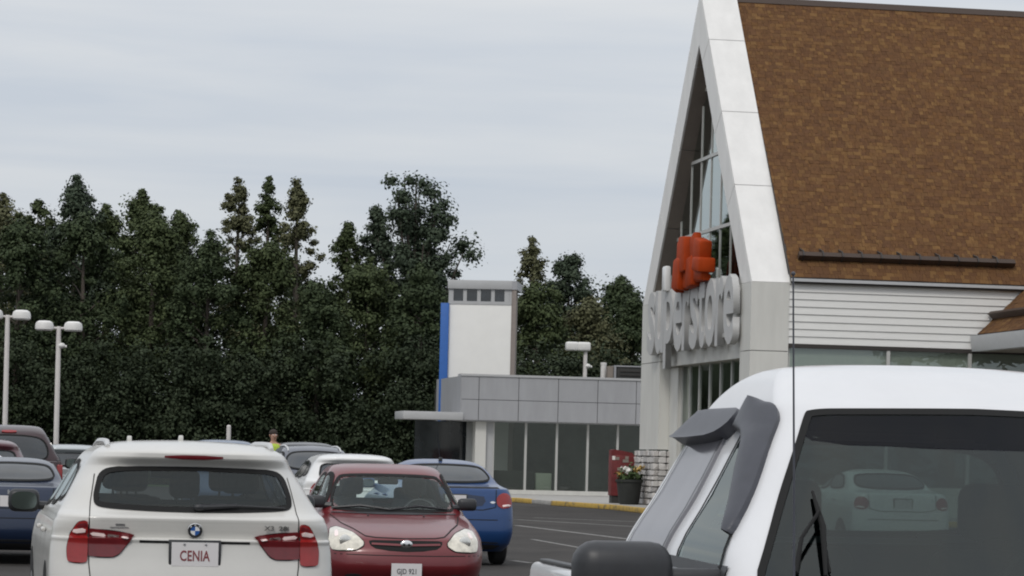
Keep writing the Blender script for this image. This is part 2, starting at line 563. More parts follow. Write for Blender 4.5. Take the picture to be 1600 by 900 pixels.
def mark(name, p, q, w):
    p, q = Vector(p), Vector(q)
    d = (q - p).normalized(); n = Vector((-d.y, d.x, 0)) * w / 2
    return tag(sheet(name, [p - n, q - n, q + n, p + n], 0.004, MT['line_paint']), kind='structure')
def GP(px, py):
    """ground point under a pixel"""
    u, v = (px - CX) / FPX, (CY - py) / FPX
    c, s = math.cos(ROLL), math.sin(ROLL)
    h = u * s + v * c
    D = -EYE / h
    return Vector(((u * c - v * s) * D, D, 0))
mark('lane_line', GP(806, 812), GP(1010, 824), 0.22)
mark('lane_line', GP(835, 809), GP(1010, 816), 0.22)
mark('lane_line', GP(806, 821), GP(1010, 846), 0.18)
mark('stall_line', GP(800, 876), GP(830, 880), 0.14)
for k in range(-6, 9):
    for y0 in (13.0, 33.0, 50.0):
        if y0 == 33.0 and k in (-1, 0, 1, 2, 3): continue
        p = local((0, y0, 0), 1.35 + 2.75 * k, 0)
        q = local((0, y0, 0), 1.35 + 2.75 * k, 5.2)
        mark('stall_line', p, q, 0.11)

# pavement in front of the shop with its yellow kerb
GO = Vector((6.7, 82.0, 0))                      # gable: front right corner of the frame
AO = Vector((1.79, 115.0, 0))                    # annex: a point on the glass wall
k0 = [Vector((-8.0, 105.0, 0)), Vector((-1.5, 103.4, 0)), Vector((0.2, 102.0, 0)), Vector((1.4, 97.0, 0)), Vector((3.3, 91.2, 0)), Vector((4.3, 84.0, 0)), Vector((6.2, 77.0, 0)), Vector((30, 74.0, 0))]
side = [(30, 125, 0), (-8, 122, 0)]
me = meshdata('pavement', [(p.x, p.y, 0.13) for p in k0] + [(p[0], p[1], 0.13) for p in side], [list(range(len(k0) + 2))])
tag(link('pavement', me, None, MT['concrete']), kind='structure')
def kerb(name, pts, mat):
    b_ = MB()
    for p, q in zip(pts[:-1], pts[1:]):
        d = (q - p); L = d.length; a = math.atan2(d.y, d.x)
        b_.box(-0.04, L + 0.04, -0.1, 0.12, 0, 0.155, bev=0.02, M=Matrix.Translation(p) @ Matrix.Rotation(a, 4, 'Z'))
    return tag(b_.build(name, mat), kind='structure')
kmid = k0[2].lerp(k0[3], .5)
kerb('kerb', k0[0:2], MT['concrete'])
kerb('kerb', [k0[1] + Vector((0.05, 0, 0)), k0[2], kmid], MT['yellow_kerb'])
kerb('kerb', [kmid + Vector((0.02, -0.1, 0)), k0[3]], MT['concrete'])
kerb('kerb', [k0[3] + Vector((0.05, -0.2, 0)), k0[4], k0[5], k0[6], k0[7]], MT['yellow_kerb'])

# ------------------------------------------------------------------ the gabled shop
shop = empty('shop_building', GO, A10, label='tall steep gabled shop with white frame and brown shingled roof', cat='shop')
GW, GEV, GAP, FD = 14.2, 6.75, 16.15, 1.12     # width, eave height, apex height, frame depth
HALF = GW / 2
SL = math.atan2(GAP - GEV, HALF)               # slope of the gable
TH = 1.02
TV = TH / math.cos(SL)                         # vertical thickness of the frame
th_h = TH / math.sin(SL)
# core of the frame (slightly inset), then panels laid on it
core = MB()
ins = 0.05
def slab(ly0, z0, ly1, z1, x0, x1, t):
    """sloping beam whose outer face runs from (ly0,z0) to (ly1,z1)"""
    d = Vector((ly1 - ly0, z1 - z0)).normalized()
    n = Vector((d.y, -d.x))
    if n.y > 0: n = -n
    return [(ly0, z0), (ly1, z1), (ly1 + n.x * t, z1 + n.y * t), (ly0 + n.x * t, z0 + n.y * t)]
inner = [(th_h * 0.92, GEV + 0.02), (HALF, GAP - TV), (GW - th_h * 0.92, GEV + 0.02)]
# left and right sloping members as solid prisms in the (ly,z) plane
rightm = [(ins, GEV), (HALF, GAP - ins), (HALF, GAP - TV), (th_h * 0.92, GEV + 0.02)]
leftm = [(GW - ins, GEV), (HALF, GAP - ins), (HALF, GAP - TV), (GW - th_h * 0.92, GEV + 0.02)]
core.prism(rightm, 'x', ins, FD - 0.02)
core.prism(leftm, 'x', ins, FD - 0.02)
core.build('frame_core', MT['grey_panel_light'], shop)
# outer panels of the right slope (the face one sees), four along the slope
us = [0.0, 0.315, 0.565, 0.82, 1.0]
for i in range(4):
    g = 0.0011
    u0, u1 = us[i] + g, us[i + 1] - g
    for sgn in (0, 1):
        a = (u0 * HALF, GEV + u0 * (GAP - GEV)); c_ = (u1 * HALF, GEV + u1 * (GAP - GEV))
        if sgn: a, c_ = (GW - a[0], a[1]), (GW - c_[0], c_[1])
        n = Vector((-(math.sin(SL)), math.cos(SL))) * (1 if not sgn else 1)
        if sgn: n = Vector((math.sin(SL), math.cos(SL)))
        t = 0.09
        poly = [a, c_, (c_[0] - n.x * t, c_[1] - n.y * t), (a[0] - n.x * t, a[1] - n.y * t)]
        MB().prism(poly, 'x', 0.004, FD).build('slope_panel', MT['white_cladding'], shop)
        # front face panels
        n2 = n * TH * 0.985
        n1 = n * (t + 0.004)
        top = [(a[0] - n1.x, a[1] - n1.y), (c_[0] - n1.x, c_[1] - n1.y), (c_[0] - n2.x, c_[1] - n2.y), (a[0] - n2.x, a[1] - n2.y)]
        # trim at the apex and at the eaves
        def clip(p):
            ly, z = p
            if not sgn and ly > HALF - 0.003: 
                return (HALF - 0.003, z)
            if sgn and ly < HALF + 0.003:
                return (HALF + 0.003, z)
            return p
        if i == 3:
            top = [top[0], (HALF - 0.003 if not sgn else HALF + 0.003, GAP - (t + .004) / math.cos(SL)), (HALF - 0.003 if not sgn else HALF + 0.003, GAP - TV), top[3]]
        else:
            top = [clip(p) for p in top]
        if i == 0:
            e0 = top[0]; e3 = top[3]
            zc = GEV + 0.003
            top = [(t + 0.02 if not sgn else GW - t - 0.02, zc), top[1], top[2], (th_h * 0.92 if not sgn else GW - th_h * 0.92, zc)]
        MB().prism(top, 'x', 0.0, 0.06).build('face_panel', MT['white_cladding'], shop)
        # inside of the frame (the soffit one looks into on the far leg)
        s0 = (a[0] - n.x * TH, a[1] - n.y * TH); s1 = (c_[0] - n.x * TH, c_[1] - n.y * TH)
        if i < 3 or True:
            v0 = 0.012
            zt = min(s1[1], GAP - TV - 0.02)
            ly_top = s1[0]
            if i == 3:
                ly_top = HALF + (0.01 if sgn else -0.01)
                zt = GAP - TV - 0.02
            ly0_, z0_ = s0
            if i == 0:
                z0_ = GEV + 0.05
                ly0_ = (th_h * 0.92) if not sgn else GW - th_h * 0.92
            q = [(ly0_, z0_), (ly_top, zt), (ly_top - n.x * v0, zt - n.y * v0), (ly0_ - n.x * v0, z0_ - n.y * v0)]
            MB().prism(q, 'x', 0.065, FD).build('soffit_panel', MT['soffit_brown'], shop)
# walls below the eaves: near pillar (two panels), far pillar, header behind the sign
for z0, z1 in ((0.9, 4.78), (4.80, GEV - 0.004)):
    MB().box(0, FD, 0.0, 1.15, z0, z1).build('pillar_panel', MT['cream_pillar'], shop)
for z0, z1 in ((1.95, 4.78), (4.80, GEV - 0.004)):
    MB().box(0, FD, 11.45, GW, z0, z1).build('pillar_panel', MT['cream_pillar'], shop)
MB().box(0.35, FD, 10.3, 11.44, 0.14, 4.60).build('side_pier', MT['cream_pillar'], shop)
MB().box(0.12, FD, 1.155, 11.445, 4.62, GEV - 0.004).build('header_panel', MT['cream_pillar'], shop)
# stone bases built stone by stone
rs = random.Random(5)
stone_me = []
for k in range(6):
    b_ = MB(); b_.box(-0.5, 0.5, -0.5, 0.5, -0.5, 0.5, bev=0.12, seg=1)
    for v in b_.bm.verts: v.co += Vector((rs.uniform(-.08, .08), rs.uniform(-.08, .08), rs.uniform(-.08, .08)))
    stone_me.append(b_.data('stone', MT['stone'], False))
def stonework(ly0, ly1, ztop, faces):
    MB().box(-0.06, FD, ly0 + 0.06, ly1 - 0.06, 0.13, ztop - 0.05).build('stone_backing', MT['joint_dark'], shop)
    z = 0.14
    while z < ztop - 0.04:
        h = min(rs.uniform(0.14, 0.24), ztop - z)
        y = ly0
        while y < ly1 - 0.03:
            w = min(rs.uniform(0.2, 0.45), ly1 - y)
            o = link('stone', rs.choice(stone_me), shop)
            o.location = (-0.06, y + w / 2, z + h / 2)
            o.scale = (0.16 + rs.uniform(0, .05), w - 0.025, h - 0.025)
            y += w
        x = 0.02
        while x < FD - 0.03 and faces:
            w = min(rs.uniform(0.14, 0.3), FD - x)
            o = link('stone', rs.choice(stone_me), shop)
            o.location = (x + w / 2, ly0 + 0.04, z + h / 2)
            o.scale = (w - 0.025, 0.16 + rs.uniform(0, .05), h - 0.025)
            x += w
        z += h
stonework(11.38, 14.27, 1.93, True)
stonework(-0.06, 1.2, 0.88, False)

# glazing in the gable and the entrance
GLX = 0.5
gl_poly = [(th_h * 0.9, GEV + 0.01), (HALF, GAP - TV - 0.05), (GW - th_h * 0.9, GEV + 0.01)]
def gable_z(ly):
    d = min(ly, GW - ly)
    return GEV + (d - th_h * 0.92) / (HALF - th_h * 0.92) * (GAP - TV - GEV)
mul_y = [1.9, 3.2, 4.5, 5.8, HALF, 8.4, 9.7, 11.0, 12.3]
tr_z = [GEV + 0.02, 8.75, 11.05, 13.2]
for lyv in mul_y:
    z1 = gable_z(lyv) - 0.03
    if z1 > GEV + 0.3:
        MB().box(GLX - 0.03, GLX + 0.03, lyv - 0.03, lyv + 0.03, GEV + 0.03, z1).build('mullion', MT['mullion'], shop)
def inv(z):
    return th_h * 0.92 + (z - GEV) / (GAP - TV - GEV) * (HALF - th_h * 0.92)
for zt in tr_z[1:]:
    a = inv(zt)
    MB().box(GLX - 0.045, GLX + 0.04, a + 0.02, GW - a - 0.02, zt - 0.05, zt + 0.05).build('transom', MT['mullion'], shop)
edges = [th_h * 0.92] + mul_y + [GW - th_h * 0.92]
zs = tr_z + [GAP - TV]
for i in range(len(edges) - 1):
    for j in range(len(zs) - 1):
        y0, y1, z0, z1 = edges[i], edges[i + 1], zs[j], zs[j + 1]
        pts = [(y0, min(z0, gable_z(y0))), (y1, min(z0, gable_z(y1))), (y1, min(z1, gable_z(y1))), (y0, min(z1, gable_z(y0)))]
        if y0 < HALF < y1: continue
        area = abs(sum(pts[k][0] * pts[(k + 1) % 4][1] - pts[(k + 1) % 4][0] * pts[k][1] for k in range(4))) / 2
        if area < 0.05: continue
        q = []
        for p in pts:
            if not q or (abs(p[0] - q[-1][0]) + abs(p[1] - q[-1][1])) > 1e-4: q.append(p)
        if len(q) > 2 and abs(q[0][0] - q[-1][0]) + abs(q[0][1] - q[-1][1]) < 1e-4: q.pop()
        # valid only where z above floor line
        if len(q) >= 3 and max(p[1] for p in q) > z0 + 0.02 and min(p[1] for p in q) >= z0 - 1e-3:
            link('pane', meshdata('pane', [(GLX, p[0], p[1]) for p in q], [list(range(len(q)))]), shop, MT['gable_glass'])
        else:
            # the slope leaves only a corner of this cell
            ya, yb = (y0, y1)
            hi = ya if gable_z(ya) > gable_z(yb) else yb
            if gable_z(hi) > z0 + 0.05:
                yi = inv(z0); yi = yi if hi < HALF else GW - yi
                top = min(z1, gable_z(hi))
                q = [(hi, z0), (yi, z0), (hi, top)]
                link('pane', meshdata('pane', [(GLX, p[0], p[1]) for p in q], [[0, 1, 2]]), shop, MT['gable_glass'])
for i, lyv in enumerate([1.2, 2.55, 3.9, 5.25, 6.6, 7.95, 9.2, 10.25]):
    MB().box(GLX - 0.04, GLX + 0.04, lyv - 0.06, lyv + 0.06, 0.14, 4.61).build('door_mullion', MT['mullion'], shop)
    if i < 7:
        y1 = [1.2, 2.55, 3.9, 5.25, 6.6, 7.95, 9.2, 10.25][i + 1]
        link('door_pane', meshdata('door_pane', [(GLX, lyv + .06, .14), (GLX, y1 - .06, .14), (GLX, y1 - .06, 4.6), (GLX, lyv + .06, 4.6)], [[0, 1, 2, 3]]), shop, MT['store_glass'])
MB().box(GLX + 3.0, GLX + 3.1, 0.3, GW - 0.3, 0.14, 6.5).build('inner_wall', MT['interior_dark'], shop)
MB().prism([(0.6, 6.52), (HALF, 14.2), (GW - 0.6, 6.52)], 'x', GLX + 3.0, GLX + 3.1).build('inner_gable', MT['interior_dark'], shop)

# long side: boards, windows below, roof with its shingles
SX0, SX1 = FD + 0.003, 20.0
nb = 9
bz0, bz1 = 5.02, 6.93
for k in range(nb):
    z0 = bz0 + (bz1 - bz0) * k / nb; z1 = bz0 + (bz1 - bz0) * (k + 1) / nb
    MB().prism([(0.03, z0), (0.03, z1 - 0.012), (0.062, z1 - 0.012), (0.11, z1 - 0.012), (0.11, z0), ], 'x', SX0, SX1)
    MB().prism([(0.008, z0), (0.040, z1 - 0.004), (0.12, z1 - 0.004), (0.12, z0)], 'x', SX0, SX1).build('siding_board', MT['white_siding'], shop)
MB().box(SX0, SX1, 0.125, 0.3, 2.2, 7.0).build('wall', MT['white_cladding'], shop)
MB().box(SX0, SX1, -0.01, 0.12, 4.90, 5.015).build('window_head', MT['dark_trim'], shop)
wx = [SX0 + 0.02, 4.1, 6.55, 9.3, 12, 15, 18]
for i in range(len(wx) - 1):
    link('side_pane', meshdata('side_pane', [(wx[i] + .05, .07, 1.0), (wx[i + 1] - .05, .07, 1.0), (wx[i + 1] - .05, .07, 4.9), (wx[i] + .05, .07, 4.9)], [[0, 1, 2, 3]]), shop, MT['store_glass'])
    MB().box(wx[i + 1] - 0.05, wx[i + 1] + 0.05, 0.0, 0.12, 1.0, 4.895).build('side_mullion', MT['mullion'], shop)
MB().box(SX0, SX1, 0.0, 0.3, 0.13, 0.99).build('plinth', MT['cream_pillar'], shop)
MB().box(FD, SX1, 13.9, GW - 0.05, 0.13, GEV - 0.1).build('rear_wall', MT['cream_pillar'], shop)
# roof decks
EZ, EY0 = GEV + 0.16, -0.10
RZ = GAP - 0.22
def slope_pt(u, off=0.0):
    ly = EY0 + u * (HALF - EY0); z = EZ + u * (RZ - EZ)
    d = Vector((HALF - EY0, RZ - EZ)).normalized()
    return (ly - d.y * off, z + d.x * off)
RS = math.hypot(HALF - EY0, RZ - EZ)
a, c_ = slope_pt(0), slope_pt(1)
RX0, RX1 = FD + 0.004, 15.5
MB().prism([a, c_, (c_[0], c_[1] - 0.3), (a[0], a[1] - 0.18)], 'x', RX0, RX1 + 0.3).build('roof_deck', MT['dark_trim'], shop)
MB().prism([(GW - a[0], a[1]), (GW - c_[0] + 0.002, c_[1]), (GW - c_[0] + 0.002, c_[1] - 0.3), (GW - a[0], a[1] - 0.18)], 'x', RX0, RX1 + 0.3).build('roof_deck', MT['shingle_many'], shop)
MB().prism([(HALF - 0.13, RZ - 0.1), (HALF, RZ + 0.10), (HALF + 0.13, RZ - 0.1)], 'x', RX0, RX1 + 0.3).build('ridge_cap', MT['snow_guard'], shop)
# shingle tabs: the 300 lowest and largest in view are parts, the rest one joined part
rowh = 0.142
nrow = int(RS / rowh)
tabs = []
rt = random.Random(11)
for r_ in range(nrow):
    x = RX0 + 0.005 - (0.15 if r_ % 2 else 0) - rt.uniform(0, 0.1)
    while x < RX1:
        w = rt.choice((0.09, 0.12, 0.15, 0.19, 0.24))
        x0, x1 = max(x, RX0 + 0.003), min(x + w - 0.006, RX1)
        if x1 - x0 > 0.03:
            tabs.append((r_, x0, x1, rt.uniform(0.010, 0.022)))
        x += w
ang = math.atan2(RZ - EZ, HALF - EY0)
vis = [t for t in tabs if t[0] in range(0, 8) and t[1] < 8.6][:300]
visset = set(id(t) for t in vis)
unit = MB().box(0, 1, 0, 1, 0, 1).data('shingle', MT['shingle_one'], False)
for t in vis:
    o = link('shingle', unit, shop)
    p = slope_pt(t[0] * rowh / RS, 0.0)
    o.location = (t[1], p[0], p[1])
    o.rotation_euler = (ang, 0, 0)
    o.scale = (t[2] - t[1], rowh - 0.002, t[3])
vs, fs = [], []
dv = Vector((0, math.cos(ang), math.sin(ang))); nv = Vector((0, -math.sin(ang), math.cos(ang)))
for t in tabs:
    if id(t) in visset: continue
    p = slope_pt(t[0] * rowh / RS)
    base = Vector((0, p[0], p[1]))
    k = len(vs)
    for xx in (t[1], t[2]):
        for uu in (0, rowh - 0.002):
            for hh in (0.001, t[3]):
                vs.append(base + Vector((xx, 0, 0)) + dv * uu + nv * hh)
    for f in ((0, 1, 3, 2), (4, 6, 7, 5), (0, 4, 5, 1), (2, 3, 7, 6), (1, 5, 7, 3)):
        fs.append([k + i for i in f])
me = meshdata('shingle_field', vs, fs)
tag(link('shingle_field', me, shop, MT['shingle_many']), kind='stuff')
def snow_guard(x0, x1, u, name='snow_guard'):
    b_ = MB()
    p = slope_pt(u, 0.10)
    b_.prism([slope_pt(u - 0.009, 0.05), slope_pt(u + 0.004, 0.05), slope_pt(u + 0.004, 0.24), slope_pt(u - 0.009, 0.24)], 'x', x0, x1)
    return b_.build(name, MT['snow_guard'], shop)
sg = snow_guard(1.42, 7.9, 0.064)
k = 0
xx = 1.55
while xx < 7.9:
    b_ = MB()
    b_.prism([slope_pt(0.054, 0.02), slope_pt(0.097, 0.02), slope_pt(0.070, 0.27), slope_pt(0.053, 0.27)], 'x', xx - 0.022, xx + 0.022)
    b_.build('guard_bracket', MT['dark_trim'], sg)
    xx += 0.58
MB().box(FD + 0.01, SX1, -0.16, -0.02, EZ - 0.12, EZ - 0.035).build('eave_fascia', MT['gutter'], shop)

# projecting porch roof on the right
PX, PY1 = 6.75, -9.0
pz = 5.45
pr = math.tan(R(44))
b_ = MB()
b_.prism([(PX, pz), (PX + 7, pz + 7 * pr), (PX + 7, pz + 7 * pr - 0.3), (PX, pz - 0.12)], 'y', PY1, -0.02)
b_.build('porch_deck', MT['dark_trim'], shop)
vs, fs = [], []
pang = R(44)
rr = random.Random(3)
r_ = 0
dv = Vector((math.cos(pang), 0, math.sin(pang))); nv = Vector((-math.sin(pang), 0, math.cos(pang)))
while r_ * rowh < 7 / math.cos(pang):
    y = PY1 - rr.uniform(0, .15)
    while y < -0.03:
        w = rr.choice((0.22, 0.28, 0.33, 0.42))
        y0, y1 = max(y, PY1), min(y + w - .006, -0.025)
        if y1 - y0 > .03:
            k = len(vs); h_ = rr.uniform(.01, .022)
            for yy in (y0, y1):
                for uu in (0, rowh - .002):
                    for hh in (.001, h_):
                        vs.append(Vector((PX, yy, pz)) + dv * (uu + r_ * rowh) + nv * hh)
            for f in ((0, 1, 3, 2), (4, 6, 7, 5), (0, 4, 5, 1), (2, 3, 7, 6), (1, 5, 7, 3)):
                fs.append([k + i for i in f])
        y += w
    r_ += 1
tag(link('porch_shingles', meshdata('porch_shingles', vs, fs), shop, MT['shingle_many']), kind='stuff')
b_ = MB()
b_.prism([(PX - 0.16, pz - 0.50), (PX + 0.1, pz - 0.50), (PX + 0.1, pz - .13), (PX - 0.02, pz - 0.05), (PX - 0.22, pz - 0.05), (PX - 0.22, pz - 0.2)], 'y', PY1, -0.03)
b_.build('porch_gutter', MT['gutter'], shop)
MB().box(PX + 0.1, PX + 7, PY1 + 0.1, -0.05, pz - 0.5, pz - 0.45).build('porch_soffit', MT['soffit_brown'], shop)
b_ = MB()
g0 = Vector((PX, 0, pz)) + dv * 0.62
b_.prism([(g0.x + nv.x * .03, g0.z + nv.z * .03), (g0.x + dv.x * .1 + nv.x * .03, g0.z + dv.z * .1 + nv.z * .03), (g0.x + dv.x * .1 + nv.x * .24, g0.z + dv.z * .1 + nv.z * .24), (g0.x + nv.x * .24, g0.z + nv.z * .24)], 'y', PY1, -0.04)
b_.build('porch_snow_guard', MT['snow_guard'], shop)
# porch posts so that the roof stands
for yy in (-8.6, -4.6):
    MB().box(PX + 0.5, PX + 0.85, yy, yy + 0.35, 0.13, pz - 0.5, bev=0.02).build('porch_post', MT['cream_pillar'], shop)

# shop sign: ten letters and the orange emblem, each standing off the wall on a rail
sign = empty('shop_sign', local(GO, -0.02, 6.6, 5.0), A10, label='white raised superstore letters with orange emblem on the gable front', cat='sign')
MB().box(-0.10, -0.02, -5.5, 5.75, 0.25, 0.37).build('sign_rail', MT['mullion'], sign)
MB().box(-0.10, -0.02, -5.5, 5.75, 1.55, 1.67).build('sign_rail', MT['mullion'], sign)
adv = {'s': 0.92, 'u': 1.05, 'p': 1.1, 'e': 1.04, 'r': 0.8, 't': 0.72, 'o': 1.1}
word = 'superstore'
tot = sum(adv[c] for c in word)
LW = 11.3
y = 5.65
XH = 2.05
for ch in word:
    w = adv[ch] / tot * LW
    me, co, lo, hi = text_mesh(ch, 1, 1, 0.02, 1.0)
    # common scale: x-height of this font is about 0.53
    full = {'p': 1.24, 't': 1.2}.get(ch, 1.0) * XH
    sx = (w * 0.97) / (hi[0] - lo[0]); sy = full / (hi[1] - lo[1])
    z0 = -0.24 * XH if ch == 'p' else 0.0
    yc = y - w / 2
    zz = (co[:, 1] - lo[1]) * sy + z0
    yy = yc - (co[:, 0] - (lo[0] + hi[0]) / 2) * sx
    xx = -0.15 - co[:, 2] / max(1e-6, (hi[2] - lo[2])) * 0.20
    me.vertices.foreach_set('co', np.stack([xx, yy, zz], 1).ravel())
    me.materials.clear(); me.materials.append(MT['sign_white']); 
    bm = bmesh.new(); bm.from_mesh(me); bmesh.ops.recalc_face_normals(bm, faces=bm.faces); bm.to_mesh(me); bm.free()
    me.update()
    link('letter', me, sign)
    y -= w
# emblem: a cluster of rounded lobes standing on the letters
lob = [  # ly centre, z centre, half width, half height, tilt: fluted leaves and fruit
    (2.15, 2.90, 0.30, 0.58, 0.10), (1.62, 2.98, 0.32, 0.62, 0.04), (1.05, 2.95, 0.34, 0.58, -0.05),
    (0.2, 2.98, 0.36, 0.60, -0.32), (-0.62, 3.02, 0.50, 0.34, 0.18), (-0.85, 2.52, 0.50, 0.24, 0.1), (-0.55, 2.22, 0.6, 0.2, 0.05),
    (2.35, 2.34, 0.34, 0.52, 0.28), (1.75, 2.36, 0.36, 0.52, 0.16), (1.1, 2.34, 0.36, 0.5, 0.05), (0.42, 2.36, 0.40, 0.5, -0.08)]
for k_, (yc, zc, hw, hh, tl) in enumerate(lob):
    b_ = MB()
    dd = 0.13 + 0.07 * ((k_ * 7) % 3)
    yc, zc, hw, hh = yc * .94, 2.0 + (zc - 2.0) * .94, hw * .92, hh * .92
    b_.box(-dd, dd, -hw, hw, -hh, hh, bev=0.08, seg=2, M=Matrix.Translation((-0.34, yc - 1.45, zc)) @ Matrix.Rotation(tl, 4, 'X'))
    b_.build('emblem_lobe', MT['sign_orange'], sign)
MB().box(-0.42, -0.16, -2.5, 1.1, 2.0, 2.2, bev=0.04).build('emblem_base', MT['sign_orange'], sign)
b_ = MB(); b_.box(-0.4, -0.2, 2.6, 3.05, 1.95, 2.75, bev=0.06)
b_.build('emblem_flag', MT['sign_white_face'], sign)

# ------------------------------------------------------------------ the low grey wing
wing = empty('shop_wing', AO, A10, label='low grey panelled wing with full height windows beside the gabled shop', cat='building')
ZF0, ZF1 = 3.03, 4.76
seams = [-4.0, -3.3, -1.7, -0.1, 1.5, 3.07, 4.65, 6.2, 7.8]
MB().box(-3.96, 10, -0.45, 0.6, ZF0 + 0.03, ZF1 - 0.03).build('fascia_core', MT['joint_dark'], wing)
for i in range(len(seams) - 1):
    for z0, z1 in ((ZF0, 3.83), (3.85, ZF1)):
        MB().box(seams[i] + 0.012, seams[i + 1] - 0.012, -0.52, -0.455, z0, z1).build('fascia_panel', MT['grey_panel'], wing)
MB().box(-4.03, -3.965, -0.5, 6.0, ZF0, ZF1).build('end_panel', MT['grey_panel'], wing)
MB().box(-4.03, 10, -0.56, 0.3, ZF1 + 0.003, ZF1 + 0.09).build('coping', MT['grey_panel_light'], wing)
MB().box(-3.95, 10, 0.61, 7.0, 3.3, 4.4).build('flat_roof', MT['dark_unit'], wing)
MB().box(-3.95, 10, -0.45, 2.6, 2.98, 3.028).build('soffit', MT['grey_panel_light'], wing)
MB().box(-6.35, -3.97, -0.9, 1.6, 3.0, 3.31, bev=0.015).build('canopy_slab', MT['grey_panel_light'], wing)
MB().box(-3.35, -2.92, -0.2, 0.5, 0.13, 2.975).build('pier', MT['cream_pillar'], wing)
MB().box(-2.91, -2.62, -0.05, 0.5, 0.13, 2.975).build('pier', MT['grey_panel_light'], wing)
gx = [-2.6, -1.28, -0.02, 1.24, 2.46, 3.7, 5.0, 6.4, 8.0]
for i in range(len(gx) - 1):
    link('pane', meshdata('pane', [(gx[i] + .04, .05, .32), (gx[i + 1] - .04, .05, .32), (gx[i + 1] - .04, .05, 2.97), (gx[i] + .04, .05, 2.97)], [[0, 1, 2, 3]]), wing, MT['store_glass'])
    MB().box(gx[i] - 0.045, gx[i] + 0.045, -0.03, 0.13, 0.30, 2.974).build('mullion', MT['mullion'], wing)
MB().box(-2.62, 8, -0.06, 0.2, 0.13, 0.297).build('sill', MT['cream_pillar'], wing)
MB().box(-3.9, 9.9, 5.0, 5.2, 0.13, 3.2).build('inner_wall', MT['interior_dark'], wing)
MB().box(-3.9, 9.9, 0.3, 5.0, 0.1, 0.16).build('inner_floor', MT['interior_floor'], wing)
MB().box(-5.5, -3.4, 1.75, 1.9, 0.13, 2.98).build('porch_glass', MT['glass_dark'], wing)
MB().box(-0.75, -0.12, 0.4, 0.7, 0.16, 0.98, bev=0.02).build('window_poster', MT['poster_white'], wing)
MB().box(-2.5, -0.8, 0.5, 1.0, 0.16, 1.05, bev=0.03).build('display_bench', MT['dark_unit'], wing)

# ------------------------------------------------------------------ tower
TD = 119.0
tower = empty('sign_tower', (GX(743, TD), TD, 0), R(-5), label='white square tower with blue edge strip and four top windows', cat='tower')
hw = 1.30
MB().box(-hw, hw, 0.02, 2.3, 0, 7.86).build('wall', MT['white_brick'], tower)
MB().box(hw + 0.003, hw + 0.05, 0.0, 2.32, 0, 8.5).build('side_cladding', MT['taupe_render'], tower)
MB().box(hw + 0.052, hw + 0.19, -0.02, 0.2, 0, 8.5).build('corner_pier', MT['taupe_render'], tower)
MB().box(-hw - 0.32, -hw + 0.02, -0.14, 0.012, 0.1, 7.9, bev=0.01).build('blue_strip', MT['blue_sign'], tower)
MB().box(-hw - 0.32, -hw - 0.004, 0.016, 1.6, 0.1, 7.9).build('blue_side', MT['blue_sign'], tower)
MB().box(-hw - 0.02, hw, 0.0, 2.3, 7.865, 8.0).build('window_sill', MT['grey_panel_light'], tower)
MB().box(-hw, hw, 0.5, 2.2, 8.003, 8.5).build('lantern_core', MT['interior_dark'], tower)
wxs = [-1.22, -0.64, -0.06, 0.52, 1.10]
for i in range(5):
    w = 0.075 if 0 < i < 4 else 0.10
    MB().box(wxs[i] - w, wxs[i] + w, 0.02, 0.14, 8.003, 8.5).build('window_post', MT['grey_panel_light'], tower)
    if i < 4:
        link('pane', meshdata('pane', [(wxs[i], .1, 8.0), (wxs[i + 1], .1, 8.0), (wxs[i + 1], .1, 8.5), (wxs[i], .1, 8.5)], [[0, 1, 2, 3]]), tower, MT['glass_dark'])
MB().box(1.205, hw, 0.02, 0.14, 8.003, 8.5).build('window_post', MT['grey_panel_light'], tower)
MB().box(-hw - 0.06, hw + 0.02, -0.06, 2.4, 8.503, 8.87, bev=0.01).build('cap', MT['grey_panel_light'], tower)
MB().box(hw + 0.022, hw + 0.22, -0.05, 2.4, 8.503, 8.86).build('cap_end', MT['grey_panel'], tower)

# things on the wing's roof
D_ = 121.0
ru = empty('rooftop_unit', (GX(978, D_), D_, 4.4), A10, label='dark boxed rooftop unit standing on the grey wing beside the gable', cat='rooftop unit')
MB().box(-0.62, 1.5, -0.5, 1.0, 0.0, 1.08, bev=0.02).build('housing', MT['dark_unit'], ru)
MB().box(-0.66, 1.54, -0.54, 1.04, 1.083, 1.14).build('lid', MT['grey_panel'], ru)
MB().box(-0.75, -0.665, -0.54, -0.45, 0.0, 1.14).build('corner_post', MT['grey_panel'], ru)
MB().box(-1.0, -0.77, -0.45, -0.1, 0.0, 1.1).build('side_grille', MT['soffit_brown'], ru)
for k in range(6):
    MB().box(-0.5, 1.4, -0.53, -0.505, 0.12 + 0.15 * k, 0.17 + 0.15 * k).build('louvre', MT['dark_trim'], ru)
vp = empty('vent_pipe', (GX(938, D_), D_, 4.4), 0, label='short white vent pipe on the grey wing roof', cat='pipe')
MB().lathe([(0.12, 0), (0.12, 1.15), (0.13, 1.16), (0.13, 1.26), (0.02, 1.27)], 14).build('pipe', MT['lamp_white'], vp)
MB().tube([(-0.1, 0, .2), (-0.22, 0, .28), (-0.2, 0, .55)], 0.06, 8).build('elbow', MT['lamp_white'], vp)

